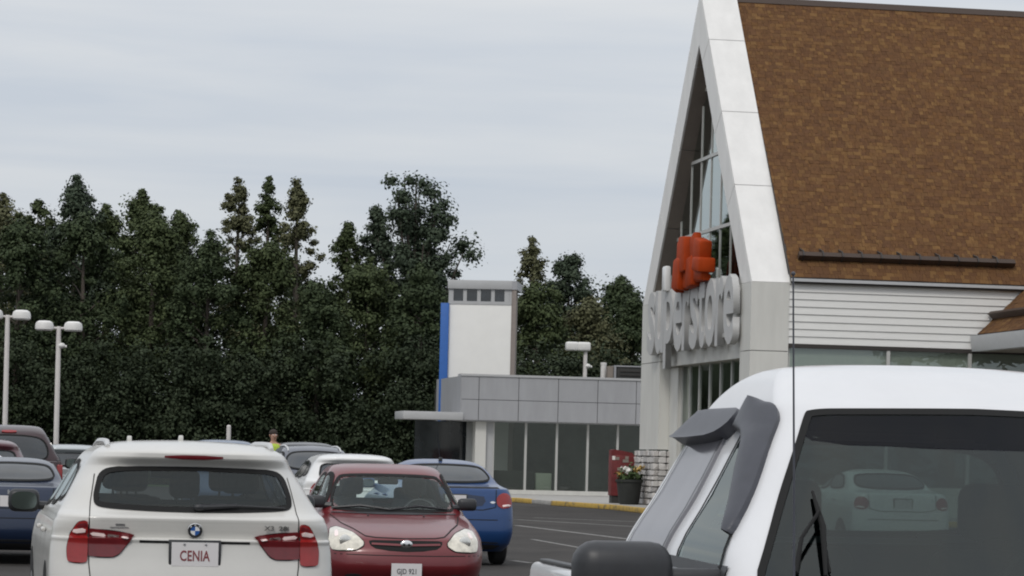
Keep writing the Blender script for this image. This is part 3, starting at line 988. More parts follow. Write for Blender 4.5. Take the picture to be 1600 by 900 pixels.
# ------------------------------------------------------------------ lamp posts
def lamp_post(px, D, py_head, heads, label, ball=None, boxy=False):
    z = W(px, py_head, D).z
    r_ = empty('lamp_post', (GX(px, D, 0), D, 0), A10, label=label, cat='street lamp')
    r_.location.x = W(px, py_head, D).x
    MB().lathe([(0.16, 0), (0.16, .5), (0.10, .52), (0.085, z - 0.05), (0.07, z)], 14).build('pole', MT['pole_white'], r_)
    for hx in heads:
        s = 1 if hx > 0 else -1
        MB().tube([(0, 0, z - 0.08), (hx * 0.55, 0, z - 0.05)], 0.045, 8).build('arm', MT['pole_white'], r_)
        b_ = MB()
        if boxy:
            b_.box(hx - 0.46, hx + 0.09, -0.22, 0.22, z - 0.20, z + 0.20, bev=0.09, seg=3); b_.box(hx + 0.04, hx + 0.62, -0.22, 0.22, z - 0.20, z + 0.20, bev=0.09, seg=3)
            b_.build('lamp_head', MT['lamp_white'], r_)
        else:
            prof = [(0.02, z + 0.2), (0.20, z + 0.19), (0.30, z + 0.13), (0.335, z + 0.02), (0.33, z - 0.12), (0.28, z - 0.17), (0.02, z - 0.18)]
            b_.lathe(prof, 20, 'z', (hx, 0, 0))
            o = b_.build('lamp_head', MT['lamp_white'], r_)
    if ball:
        for bz, sx in ball:
            b_ = MB(); b_.ball((sx * 0.1, 0, bz), 0.13, (1.2, 1, 0.85)); b_.tube([(0, 0, bz), (sx * 0.3, 0, bz - 0.03)], 0.05, 8)
            b_.build('camera_dome', MT['lamp_white'], r_)
    return r_
lamp_post(12, 105, 492, (-0.5, 0.5), 'white double lamp post at the far left edge of the lot', None)
lamp_post(92, 105, 510, (-0.52, 0.52), 'white double lamp post with a small dome halfway up its pole', [(W(92, 540, 105).z, 1)])
lamp_post(915, 125.3, 542, (-0.42,), 'white lamp post with box head rising behind the grey wing', [(W(915, 572, 125.3).z, 1)], boxy=True)
hp = empty('marker_post', (W(357, 690, 72).x, 72, 0), 0, label='thin white marker post rising behind the white SUV roof', cat='post')
MB().lathe([(0.09, 0), (0.09, .1), (0.055, .12), (0.055, W(357, 664, 72).z - .03), (0.03, W(357, 664, 72).z)], 10).build('post', MT['pole_white'], hp)
MB().box(-0.14, 0.14, -0.14, 0.14, 0, 0.04, bev=0.01).build('base_plate', MT['alloy'], hp)

# ------------------------------------------------------------------ by the shop door: red display and planter
p = W(972, 780, 96)
rb = empty('display_box', (p.x, 96.6, 0.13), A10, label='tall red display box beside the flower planter at the shop corner', cat='display')
MB().box(-0.42, 0.42, -0.25, 0.25, 0.25, 1.60, bev=0.03).build('cabinet', MT['red_box'], rb)
MB().prism([(-0.42, 1.602), (0.36, 1.602), (0.30, 1.70), (-0.30, 1.80), (-0.42, 1.78)], 'y', -0.2, 0.2).build('header', MT['red_box'], rb)
for k, (xx, zz, ww) in enumerate([(-0.22, 1.5, .12), (0.06, 1.42, .2), (-0.1, 1.15, .24), (0.2, 1.08, .1), (0.1, 1.53, .12)]):
    MB().box(xx - ww / 2, xx + ww / 2, -0.262, -0.252, zz - .05, zz + .05).build('pale_sticker', MT['soffit_brown'], rb)
MB().box(-0.40, -0.30, -0.262, -0.252, 1.45, 1.58).build('white_tag', MT['petal_white'], rb)
MB().box(-0.38, 0.38, -0.2, 0.2, 0, 0.25).build('foot', MT['dark_unit'], rb)
p = W(982, 785, 94.5)
pl = empty('flower_planter', (p.x, 94.2, 0.13), A10, label='dark flower planter with white and yellow blooms at the stone pillar', cat='planter')
MB().lathe([(0.30, 0), (0.34, .1), (0.42, .72), (0.46, .74), (0.46, .82), (0.38, .82), (0.36, .76)], 20).build('pot', MT['planter_dark'], pl)
def leaf_cloud(rng, centres, rad, per, size, flat=0.8):
    """numpy: many small quads scattered about the clump centres"""
    C_ = np.asarray(centres, float)
    n = len(C_) * per
    idx = np.repeat(np.arange(len(C_)), per)
    rr_ = np.asarray(rad, float)
    rr_ = rr_[idx] if rr_.ndim else np.full(n, float(rr_))
    d = rng.normal(size=(n, 3)); d /= np.linalg.norm(d, axis=1)[:, None]
    rad_ = rr_ * np.minimum(np.abs(rng.normal(size=n)) * 0.62, 1.15 + 0.2 * rng.random(n))
    P = C_[idx] + d * rad_[:, None] * np.array([1, 1, flat])
    nrm = d * 0.95 + rng.normal(size=(n, 3)) * 0.36 + np.array([0, 0.0, 0.42])
    nrm /= np.linalg.norm(nrm, axis=1)[:, None]
    t = np.cross(nrm, rng.normal(size=(n, 3))); t /= np.linalg.norm(t, axis=1)[:, None]
    b2 = np.cross(nrm, t)
    sz = size * (0.6 + 0.8 * rng.random(n))
    a_ = t * (sz * 0.62)[:, None]; c2 = b2 * sz[:, None] * 0.5
    V = np.stack([P - a_, P + c2 * 0.9, P + a_, P - c2 * 0.9], 1).reshape(-1, 3)
    return V
def quads_mesh(name, V):
    me = bpy.data.meshes.new(name)
    n = len(V) // 4
    me.vertices.add(len(V)); me.vertices.foreach_set('co', V.ravel())
    me.loops.add(len(V)); me.loops.foreach_set('vertex_index', np.arange(len(V), dtype=np.int32))
    me.polygons.add(n)
    me.polygons.foreach_set('loop_start', np.arange(0, len(V), 4, dtype=np.int32))
    me.polygons.foreach_set('loop_total', np.full(n, 4, dtype=np.int32))
    me.update(); me.validate()
    return me
rng = np.random.default_rng(2)
cc = [(0.28 * math.cos(a), 0.28 * math.sin(a), .92 + .08 * math.sin(3 * a)) for a in np.linspace(0, 6.28, 12)] + [(0, 0, 1.1), (.1, .05, 1.2), (-.12, 0, 1.15)]
link('foliage', quads_mesh('foliage', leaf_cloud(rng, cc, .2, 40, .1)), pl, MT['flower_green'])
link('white_blooms', quads_mesh('white_blooms', leaf_cloud(rng, [(-.16, -.22, 1.12), (-.05, -.26, 1.1), (-.22, -.14, 1.17)], .12, 60, .085)), pl, MT['petal_white'])
for q_ in ([(.25, -.18, 1.15), (.34, -.1, 1.22)], [(-.36, -.1, 1.0)]):
    link('yellow_blooms', quads_mesh('yellow_blooms', leaf_cloud(rng, q_, .13, 50, .085)), pl, MT['petal_yellow'])

# ------------------------------------------------------------------ trees
def crown_r(kind, t):
    if kind == 'oval':  return math.sin(PI * min(1, max(0, t)) ** 0.8) ** 0.65
    if kind == 'cone':  return (0.93 - 0.93 * t + 0.07) ** 0.62 * min(1, t * 6 + 0.35)
    if kind == 'column': return (math.sin(PI * min(1, max(0, t)) ** 0.75) ** 0.55) * (1 - 0.35 * t)
    if kind == 'dome': return math.sqrt(max(0, 1 - t ** 2.6)) * min(1, 0.65 + t)
    return 1
def tree(px, top, D, wpx, kind, mat, label, seed, cb=0.08, nclump=60, per=330, size=0.12, clump=0.15, name='deciduous_tree', group=None, broad=False, wisps=6):
    rng = np.random.default_rng(seed)
    rnd = random.Random(seed)
    P = W(px, top, D)
    H = P.z
    rad = wpx / FPX * D / 2
    base = Vector((P.x - (H - EYE) * 0.0, D, 0))
    root = empty(name, base, rnd.uniform(0, 6.28) * 0, label=label, cat='tree', group=group)
    cent, rads, limbs = [], [], []
    lean = rnd.uniform(-.15, .15)
    trunk_r = max(0.1, H * 0.014)
    z0 = H * cb
    if broad:
        nl = 15
        fork = H * 0.34
        for k in range(nl):
            az = 2 * PI * k / nl * 2.4 + rnd.uniform(-.3, .3)
            el = rnd.uniform(0.0, 1.0)
            out = rad * (1.0 - 0.75 * el) * rnd.uniform(0.8, 1.05)
            hz = H * (0.60 + 0.37 * el * rnd.uniform(.85, 1.06))
            st = Vector((0, 0, fork + (H * 0.25) * el * 0.8))
            en = Vector((out * math.cos(az), out * math.sin(az), min(hz, H - .5)))
            mid = st.lerp(en, .5) + Vector((0, 0, -0.05 * H * (1 - el)))
            limbs.append(([st, mid, en], trunk_r * .5))
            for q in range(9):
                u = 0.35 + 0.65 * q / 8
                pt = st.lerp(mid, u * 2) if u < .5 else mid.lerp(en, (u - .5) * 2)
                cent.append(pt + Vector((rnd.gauss(0, .45), rnd.gauss(0, .45), rnd.gauss(0, .35))))
                rads.append(rnd.uniform(.45, .85))
        for q in range(36):
            a = rnd.uniform(0, 6.28); rr_ = rad * .55 * math.sqrt(rnd.random())
            cent.append(Vector((rr_ * math.cos(a), rr_ * math.sin(a), H * rnd.uniform(.25, .62)))); rads.append(rnd.uniform(.7, 1.1))
    else:
        for k in range(nclump):
            t = rnd.random() ** 0.85
            r_ = crown_r(kind, t) * rad
            a = rnd.uniform(0, 6.28)
            q = r_ * rnd.random() ** 0.42 * rnd.uniform(.75, 1.08)
            pt = Vector((q * math.cos(a) + lean * t, q * math.sin(a), z0 + t * (H - z0) * 0.97))
            cr_ = clump * rad * 2 * rnd.uniform(.7, 1.35) * (1.0 - 0.3 * t)
            cent.append(pt); rads.append(max(.3, cr_))
            if k % 4 == 0:
                zs_ = max(.3, pt.z - q * rnd.uniform(.5, 1.0))
                limbs.append(([Vector((lean * t * .6, 0, zs_)), Vector((pt.x * .55, pt.y * .55, (zs_ + pt.z) / 2 + .1)), pt], trunk_r * .28))
        for k in range(wisps):     # leader and side tips
            dz = rnd.uniform(0.0, 1.0) ** 1.3 * 2.6; cent.append(Vector((rnd.uniform(-.3, .3) * (dz + .15) + lean, rnd.uniform(-.3, .3) * (dz + .15), H - dz))); rads.append(rnd.uniform(.14, .26) + .1 * dz)
            t = rnd.uniform(.35, .95); a = rnd.uniform(0, 6.28); r_ = crown_r(kind, t) * rad * 1.12
            cent.append(Vector((r_ * math.cos(a), r_ * math.sin(a), z0 + t * (H - z0)))); rads.append(rnd.uniform(.2, .4))
    V = leaf_cloud(rng, [tuple(c) for c in cent], np.array(rads), per, size)
    link('crown', quads_mesh('crown', V), root, mat)
    b_ = MB()
    b_.tube([(0, 0, -.05), (lean * .2, 0, H * .3), (lean * .6, 0, H * .65), (lean, 0, H * .96)], [trunk_r * 1.25, trunk_r, trunk_r * .6, trunk_r * .12], 9)
    for pts, r0 in limbs:
        b_.tube(pts, [r0, r0 * .7, r0 * .25], 5)
    b_.build('trunk', MT['bark'], root)
    return root
LD, LM, LO, LB = MT['leaf_dark'], MT['leaf_mid'], MT['leaf_olive'], MT['leaf_blue']
# skyline
tree(2, 304, 142, 170, 'oval', LO, 'rounded olive tree cut off by the left edge of the picture', 1, nclump=130)
tree(116, 277, 143, 150, 'oval', LB, 'pointed bluish green tree standing above the second lamp post', 2, nclump=150, wisps=16)
tree(222, 300, 142, 165, 'oval', LM, 'pointed green tree with ragged tips above the white SUV', 3, nclump=150, wisps=16)
tree(58, 316, 144, 150, 'dome', LM, 'full green treetop between the left edge and the pointed bluish tree', 14, nclump=120, wisps=10)
tree(170, 322, 144, 130, 'dome', LM, 'full green treetop between the bluish tree and the ragged tipped tree', 15, nclump=120, wisps=10)
tree(285, 330, 144, 120, 'oval', LM, 'lower leafy tree filling the dip beside the slender trees', 4, nclump=110, wisps=10)
SL_ = dict(cb=.14, per=210, size=.115)
tree(372, 280, 140, 112, 'column', LO, 'slender loose tree, leftmost of the three standing against the sky', 5, nclump=105, clump=.105, wisps=12, **SL_)
tree(418, 279, 142, 76, 'column', LM, 'thinnest slender tree, between the two other slender ones', 6, nclump=80, clump=.13, wisps=10, **SL_)
tree(468, 283, 140, 108, 'column', LO, 'slender olive tree, rightmost of the three by the sky gap', 7, nclump=120, clump=.105, wisps=12, **SL_)
tree(540, 346, 141, 80, 'column', LM, 'small spiky tree at the left foot of the broad tall tree', 8, nclump=85, clump=.12, wisps=12, **SL_)
tree(588, 318, 143, 95, 'column', LB, 'dark upright tree close against the left of the broad tree', 18, nclump=100, clump=.11, wisps=12, **SL_)
tree(652, 262, 141, 215, 'oval', LB, 'broad tall tree with open branches left of the white tower', 9, per=300, broad=True, size=.13)
tree(832, 374, 148, 100, 'column', LO, 'thin pale feathery tree just right of the white tower', 10, cb=.2, nclump=90, per=120, size=.115, clump=.10, wisps=16, name='conifer_tree')
tree(890, 393, 147, 125, 'dome', LB, 'round dark treetop above the roof lamp post', 11, nclump=110)
tree(968, 432, 146, 130, 'dome', LD, 'dark tree pressed against the white gable pillar', 12, nclump=110)
# front row
tree(30, 345, 131, 175, 'dome', LD, 'dark bushy tree behind the leftmost lamp post', 21, cb=.02, nclump=130)
tree(135, 332, 132, 180, 'dome', LD, 'dark full tree behind the lamp post with the dome', 22, cb=.02, nclump=130)
tree(238, 335, 133, 185, 'oval', LM, 'big mid green tree directly behind the white SUV', 23, cb=.02, nclump=140)
tree(325, 365, 131, 170, 'dome', LD, 'dark leafy tree behind the white marker post', 24, cb=.02, nclump=120)
tree(415, 376, 132, 190, 'dome', LM, 'wide tree under the three slender ones', 25, cb=.02, nclump=130)
tree(500, 438, 130, 150, 'dome', LD, 'low dark tree below the gap of sky', 26, cb=.02, nclump=120)
tree(575, 405, 132, 170, 'dome', LM, 'leafy green tree below the broad tall tree', 27, cb=.02, nclump=130)
tree(662, 415, 131, 160, 'dome', LD, 'dark tree touching the blue edge of the tower', 28, cb=.02, nclump=120)
tree(845, 436, 136, 140, 'dome', LM, 'green tree between the tower and the roof lamp', 31, cb=.02, nclump=120)
tree(925, 465, 137, 140, 'dome', LO, 'olive tree right behind the box headed roof lamp', 32, cb=.02, nclump=120)
tree(990, 465, 139, 120, 'dome', LD, 'dark tree behind the rooftop unit', 33, cb=.02, nclump=110)
# the thicket under and behind them, one mass
rng = np.random.default_rng(77)
rnd = random.Random(77)
cent, rads = [], []
for px0, px1, n, topy in ((-90, 700, 620, 540), (795, 1030, 180, 555)):
    for k in range(n):
        D = rnd.uniform(127.5, 131) if k % 3 else rnd.uniform(146, 152)
        px = rnd.uniform(px0, px1)
        tz = W(px, topy if D < 140 else topy - 95, D).z
        p = W(px, 700, D)
        cent.append((p.x, D, rnd.uniform(0.0, 1.0) ** 1.2 * tz)); rads.append(rnd.uniform(.8, 1.6))
for k in range(300):
    D = rnd.uniform(143.5, 149); px = rnd.uniform(-90, 690) if k % 4 else rnd.uniform(800, 1020)
    p = W(px, 700, D); tz = W(px, 440 if k % 4 else 480, D).z
    cent.append((p.x, D, rnd.uniform(2.0, tz))); rads.append(rnd.uniform(.9, 1.6))
for k in range(160):
    D = rnd.uniform(151, 156); px = rnd.uniform(-120, 1040); p = W(px, 700, D)
    cent.append((p.x, D, rnd.uniform(0, 4.5))); rads.append(rnd.uniform(1.2, 2.2))
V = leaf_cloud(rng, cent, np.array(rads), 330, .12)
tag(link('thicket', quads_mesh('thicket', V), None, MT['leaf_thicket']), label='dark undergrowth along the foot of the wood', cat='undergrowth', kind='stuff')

b_ = MB(); b_.prism([(156.5, -0.5), (163, 4.2), (175, 4.6), (260, 3.0), (320, -1.0)], 'x', -140, 140)
tag(b_.build('wooded_bank', MT['grass']), kind='structure')

#@@CARS
# ------------------------------------------------------------------ vehicles
def pchip(x, y, xi):
    x = np.asarray(x, float); y = np.asarray(y, float)
    h = np.diff(x); d = np.diff(y) / h
    m_ = np.zeros_like(y)
    for i in range(1, len(x) - 1):
        if d[i - 1] * d[i] > 0:
            w1, w2 = 2 * h[i] + h[i - 1], h[i] + 2 * h[i - 1]
            m_[i] = (w1 + w2) / (w1 / d[i - 1] + w2 / d[i])
    m_[0], m_[-1] = d[0], d[-1]
    k = np.clip(np.searchsorted(x, xi, side='right') - 1, 0, len(x) - 2)
    t = (xi - x[k]) / h[k]
    h00 = 2 * t**3 - 3 * t**2 + 1; h10 = t**3 - 2 * t**2 + t
    h01 = -2 * t**3 + 3 * t**2; h11 = t**3 - t**2
    return h00 * y[k] + h10 * h[k] * m_[k] + h01 * y[k + 1] + h11 * h[k] * m_[k + 1]

def loft(keys, NL, NE, NC, NS):
    """a car body from horizontal outlines: z, rear y, front y, half width, corner rx, rear ry, front ry, rear bow, front bow"""
    K = [list(keys[0])]
    for k in keys[1:]:
        k = list(k)
        while len(k) < 9: k.append(K[-1][len(k)])
        K.append(k)
    K = np.array(K, float)
    dk = np.diff(K[:, :4], axis=0) * np.array([1, .45, .45, .8])
    u = np.concatenate([[0], np.cumsum(np.sqrt((dk ** 2).sum(1)) + 1e-4)])
    ui = np.unique(np.concatenate([np.linspace(0, u[-1], NL), u]))
    L = np.stack([pchip(u, K[:, j], ui) for j in range(9)], 1)
    rings = []
    for z, yr, yf, w, rx, ryr, ryf, br, bf in L:
        rx = min(rx, w * .97)
        need = br + ryr + bf + ryf
        s = min(1.0, 0.96 * (yf - yr) / max(need, 1e-6))
        br, ryr, bf, ryf = br * s, ryr * s, bf * s, ryf * s
        X = np.linspace(-(w - rx), w - rx, NE)
        a = np.linspace(0, PI / 2, NC + 2)[1:]
        cx = w - rx + rx * np.sin(a)
        rear = np.stack([X, yr + br * (X / w) ** 2], 1)
        rc = np.stack([cx, yr + br * (cx / w) ** 2 + ryr * (1 - np.cos(a))], 1)
        ya, yb = yr + br + ryr, yf - bf - ryf
        side = np.stack([np.full(NS, w), np.linspace(ya, yb, NS + 2)[1:-1]], 1)
        fc = np.stack([cx, yf - bf * (cx / w) ** 2 - ryf * (1 - np.cos(a))], 1)[::-1]
        fr = np.stack([X[::-1], yf - bf * (X[::-1] / w) ** 2], 1)
        R_ = np.concatenate([rear, rc, side, fc, fr, (fc * [-1, 1])[::-1], (side * [-1, 1])[::-1], (rc * [-1, 1])[::-1]])
        rings.append(np.concatenate([R_, np.full((len(R_), 1), z)], 1))
    V = np.concatenate(rings)
    n = len(rings[0]); F = []
    for i in range(len(rings) - 1):
        for k in range(n):
            k2 = (k + 1) % n
            F.append((i * n + k, i * n + k2, (i + 1) * n + k2, (i + 1) * n + k))
    F.append(tuple(range(n))[::-1])
    F.append(tuple((len(rings) - 1) * n + k for k in range(n)))
    return V, F

def chaikin(poly, n=2, r=0.18):
    for _ in range(n):
        q = []
        for i in range(len(poly)):
            a, b_ = poly[i], poly[(i + 1) % len(poly)]
            q.append((a[0] + (b_[0] - a[0]) * r, a[1] + (b_[1] - a[1]) * r))
            q.append((a[0] + (b_[0] - a[0]) * (1 - r), a[1] + (b_[1] - a[1]) * (1 - r)))
        poly = q
        r = 0.25
    return poly

def inset(poly, d):
    A = sum(poly[i][0] * poly[(i + 1) % len(poly)][1] - poly[(i + 1) % len(poly)][0] * poly[i][1] for i in range(len(poly)))
    s = 1 if A > 0 else -1
    out = []
    n = len(poly)
    for i in range(n):
        p0, p, p1 = Vector(poly[i - 1]), Vector(poly[i]), Vector(poly[(i + 1) % n])
        t = (p1 - p0).normalized()
        nrm = Vector((-t.y, t.x)) * s
        out.append((p.x + nrm.x * d, p.y + nrm.y * d))
    return out

def inside(poly, a, b_):
    c = False
    n = len(poly)
    for i in range(n):
        x0, y0 = poly[i]; x1, y1 = poly[(i + 1) % n]
        if (y0 > b_) != (y1 > b_) and a < (x1 - x0) * (b_ - y0) / (y1 - y0) + x0:
            c = not c
    return c
def mir(poly): return [(-a, b_) for a, b_ in poly][::-1]

VIEW = {'rear': (lambda a, b_: ((a, -4, b_), (0, 1, 0))), 'front': (lambda a, b_: ((a, 12, b_), (0, -1, 0))),
        'left': (lambda a, b_: ((-4, a, b_), (1, 0, 0))), 'right': (lambda a, b_: ((4, a, b_), (-1, 0, 0))),
        'top': (lambda a, b_: ((a, b_, 6), (0, 0, -1)))}

class Car:
    def __init__(s, name, loc, rz, label, cat, keys, paintmat, dens=(60, 20, 6, 34), scale=(1, 1, 1), group=None, body='body'):
        s.S = scale
        s.root = empty(name, loc, rz, label=label, cat=cat, group=group)
        s.paint = paintmat
        s.keys = keys
        s.dens = dens
        s.V, s.F = loft(keys, *dens)
        s.bvh = BVHTree.FromPolygons([Vector(v) for v in s.V], s.F)
        s.holes = []
        s.bodyname = body
    def pt(s, view, a, b_, off=0.0):
        o, d = VIEW[view](a, b_)
        for k in range(14):
            h, n, i, dist = s.bvh.ray_cast(Vector(o), Vector(d))
            if h is not None: break
            a *= 0.985
            o, d = VIEW[view](a, b_)
        if h is None: return None, None
        if n.dot(Vector(d)) > 0: n = -n
        return h + n * off, n
    def mesh(s, name, vs, fs, mat, parent=None, smooth=True, angle=40):
        vs = [(v[0] * s.S[0], v[1] * s.S[1], v[2] * s.S[2]) for v in vs]
        me = meshdata(name, vs, fs)
        if smooth:
            me.shade_smooth(); me.set_sharp_from_angle(angle=R(angle))
        return link(name, me, parent or s.root, mat)
    def solid(s, mb, name, mat, parent=None, angle=35):
        return mb.build(name, mat, parent or s.root, True, angle, s.S)
    def patch(s, name, view, poly, mat, off=0.004, nu=12, nv=10, skirt=0.012, parent=None, rnd=True, taper=None, clampz=False):
        if rnd: poly = chaikin(poly)
        bs = [p[1] for p in poly]
        lo, hi = min(bs), max(bs)
        e_ = (hi - lo) * 0.002
        rows = []
        for j in range(nv + 1):
            b_ = lo + e_ + (hi - lo - 2 * e_) * (0.5 - 0.5 * math.cos(PI * j / nv))
            xs = []
            for i in range(len(poly)):
                (x0, y0), (x1, y1) = poly[i], poly[(i + 1) % len(poly)]
                if (y0 > b_) != (y1 > b_):
                    xs.append(x0 + (x1 - x0) * (b_ - y0) / (y1 - y0))
            if len(xs) < 2: continue
            xa, xb = min(xs), max(xs)
            row = []
            for i in range(nu + 1):
                a = xa + (xb - xa) * i / nu
                of = off if taper is None else taper(a, b_, i / nu, j / nv)
                h, n = s.pt(view, a, b_, of)
                row.append((h, n))
            rows.append(row)
        vs, fs = [], []
        idx = {}
        for j, row in enumerate(rows):
            for i, (h, n) in enumerate(row):
                if h is None: continue
                idx[(i, j)] = len(vs); vs.append(h)
        for j in range(len(rows) - 1):
            for i in range(nu):
                q = [(i, j), (i + 1, j), (i + 1, j + 1), (i, j + 1)]
                if all(k in idx for k in q): fs.append([idx[k] for k in q])
        if skirt and fs:
            per = [(i, 0) for i in range(nu)] + [(nu, j) for j in range(len(rows) - 1)] + [(i, len(rows) - 1) for i in range(nu, 0, -1)] + [(0, j) for j in range(len(rows) - 1, 0, -1)]
            per = [k for k in per if k in idx]
            base = len(vs)
            for k in per:
                h, n = rows[k[1]][k[0]]
                vs.append(h - n * (skirt + off))
            m_ = len(per)
            for k in range(m_):
                fs.append([idx[per[k]], base + k, base + (k + 1) % m_, idx[per[(k + 1) % m_]]])
        if not fs: return None
        bm = bmesh.new()
        bv = [bm.verts.new(v) for v in vs]
        for f in fs:
            try: bm.faces.new([bv[i] for i in f])
            except ValueError: pass
        bmesh.ops.recalc_face_normals(bm, faces=bm.faces)
        _, d = VIEW[view](0, 0)
        top = sum((f.normal.dot(Vector(d)) * f.calc_area() for f in bm.faces))
        if top > 0: bmesh.ops.reverse_faces(bm, faces=bm.faces)
        for v in bm.verts: v.co = Vector((v.co.x * s.S[0], v.co.y * s.S[1], v.co.z * s.S[2]))
        me = bpy.data.meshes.new(name); bm.to_mesh(me); bm.free()
        me.shade_smooth(); me.set_sharp_from_angle(angle=R(50))
        return link(name, me, parent or s.root, mat)
    def ring(s, name, view, poly, w, mat, off=0.005, parent=None, rr=.18):
        poly = chaikin(poly, 3, rr)
        A, B = poly, inset(poly, w)
        C_ = inset(poly, w / 2)
        vs, fs = [], []
        for pl_ in (A, C_, B):
            for p in pl_:
                h, n = s.pt(view, p[0], p[1], off)
                vs.append(h if h is not None else Vector((0, 0, 0)))
        n = len(poly)
        for j in range(2):
            for i in range(n):
                i2 = (i + 1) % n
                fs.append((j * n + i, j * n + i2, (j + 1) * n + i2, (j + 1) * n + i))
        return s.mesh(name, vs, fs, mat, parent)
    def strip(s, name, view, pts, w, mat, off=0.003, parent=None, sub=8, th=0.0):
        P = []
        for i in range(len(pts) - 1):
            for k in range(sub):
                t = k / sub
                P.append((pts[i][0] + (pts[i + 1][0] - pts[i][0]) * t, pts[i][1] + (pts[i + 1][1] - pts[i][1]) * t))
        P.append(pts[-1])
        vs, fs = [], []
        last = None
        for i, p in enumerate(P):
            t = (Vector(P[min(i + 1, len(P) - 1)]) - Vector(P[max(i - 1, 0)])).normalized()
            nn = Vector((-t.y, t.x)) * w / 2
            a, _ = s.pt(view, p[0] + nn.x, p[1] + nn.y, off)
            b_, _ = s.pt(view, p[0] - nn.x, p[1] - nn.y, off)
            if a is None or b_ is None:
                last = None; continue
            k = len(vs); vs += [a, b_]
            if last is not None: fs.append((last, last + 1, k + 1, k))
            last = k
        return s.mesh(name, vs, fs, mat, parent) if fs else None
    def hole(s, view, poly, d=0.02):
        s.holes.append((view, inset(chaikin(poly), d)))
    def cutfaces(s, V, F, extra=0.0):
        out = []
        for f in F:
            if len(f) > 4:
                out.append(f); continue
            c = (V[f[0]] + V[f[1]] + V[f[2]] + V[f[3]]) / 4
            nrm = np.cross(V[f[2]] - V[f[0]], V[f[3]] - V[f[1]])
            kill = False
            for view, poly in s.holes:
                if view == 'rear' and nrm[1] < 0 and c[1] < 2.4 and inside(poly, c[0], c[2]): kill = True
                if view == 'front' and nrm[1] > 0 and c[1] > 1.9 and inside(poly, c[0], c[2]): kill = True
                if view == 'left' and c[0] < -.2 and abs(nrm[0]) > abs(nrm[1]) * .5 and inside(poly, c[1], c[2]): kill = True
                if view == 'right' and c[0] > .2 and abs(nrm[0]) > abs(nrm[1]) * .5 and inside(poly, c[1], c[2]): kill = True
                if kill: break
            if not kill: out.append(f)
        return out
    def finish_body(s, liner=False, zfloor=0.5):
        F = s.cutfaces(s.V, s.F) if s.holes else s.F
        s.body = s.mesh(s.bodyname, s.V, F, s.paint, angle=60)
        if liner:
            kk = []
            for k in s.keys:
                k = list(k)
                while len(k) < 9: k.append(kk[-1][len(k)] if kk else 0.1)
                kk.append(k)
            k2 = []
            for k in kk:
                if k[0] < zfloor: continue
                q = list(k); q[0] = k[0] - (.035 if k[0] > 1.2 else 0.015); q[1] += .05; q[2] -= .05; q[3] = max(.03, q[3] - .045)
                if q[2] - q[1] > .1: k2.append(q)
            V2, F2 = loft(k2, *s.dens)
            hs = s.holes
            s.holes = [(v, inset(p, -.03)) for v, p in hs]
            F2 = s.cutfaces(V2, F2)
            s.holes = hs
            s.mesh('cabin_trim', V2, F2, MT['cabin_trim'], angle=60)
    def window(s, name, view, poly, gl, frit=0.035, seal=True, cut=True, nu=14, nv=10, rr=.18):
        """a pane with a dark rim; the body behind it is cut away"""
        poly = list(poly)
        if cut: s.hole(view, poly, min(.018, frit * .7))
        o = s.patch(name, view, inset(chaikin(poly, 2, rr), frit * .8) if cut else chaikin(poly, 2, rr), gl, off=0.003 if cut else 0.012, nu=nu, nv=nv, skirt=0.0 if cut else .02, rnd=False)
        if seal: s.ring(name + '_seal', view, poly, frit if cut else min(frit, .025), MT['gap_black'], 0.006 if cut else 0.016, o, rr)
        return o
    def wheel(s, x, y, r=0.33, w=0.2, spokes=5, mat='alloy'):
        sg = 1 if x > 0 else -1
        b_ = MB()
        prof = [(r * .62, -w / 2), (r * .9, -w / 2), (r * .985, -w * .4), (r, -w * .2), (r, w * .2), (r * .985, w * .4), (r * .9, w / 2), (r * .62, w / 2)]
        b_.lathe(prof, 28, 'x', (x, y, r))
        t = s.solid(b_, 'wheel', MT['rubber'])
        b_ = MB()
        xo = x + sg * (w / 2 + .004)
        b_.lathe([(r * .66, xo - sg * .03), (r * .66, xo), (r * .58, xo - sg * .005), (r * .56, xo - sg * .04), (.02, xo - sg * .045)], 24, 'x', (0, y, r))
        for k in range(spokes):
            a = 2 * PI * k / spokes
            M = Matrix.Translation((xo - sg * .012, y, r)) @ Matrix.Rotation(a, 4, 'X')
            b_.box(-.012, .012, -.028, .028, .02, r * .6, M=M)
        b_.lathe([(.06, xo - sg * .03), (.06, xo + sg * .003), (.02, xo + sg * .004)], 14, 'x', (0, y, r))
        s.solid(b_, 'rim', MT[mat], t)
    def arches(s, ys, r=0.385, zc=0.33, wheelr=.33, spokes=5, mat='alloy', tyre=.2, out=-0.012):
        for y in ys:
            for view, sg in (('left', -1), ('right', 1)):
                n = 26
                circ = [(y + r * math.cos(2 * PI * k / n), zc + r * math.sin(2 * PI * k / n)) for k in range(n)]
                lo = s.keys[0][0] + .012
                circ = [(a, max(b_, lo)) for a, b_ in circ]
                s.patch('wheel_arch', view, circ, MT['gap_black'], off=.004, nu=14, nv=12, skirt=0, rnd=False)
                h, _ = s.pt(view, y, zc + .1)
                s.wheel(h.x - sg * (tyre / 2 + out), y, wheelr, tyre, spokes, mat)
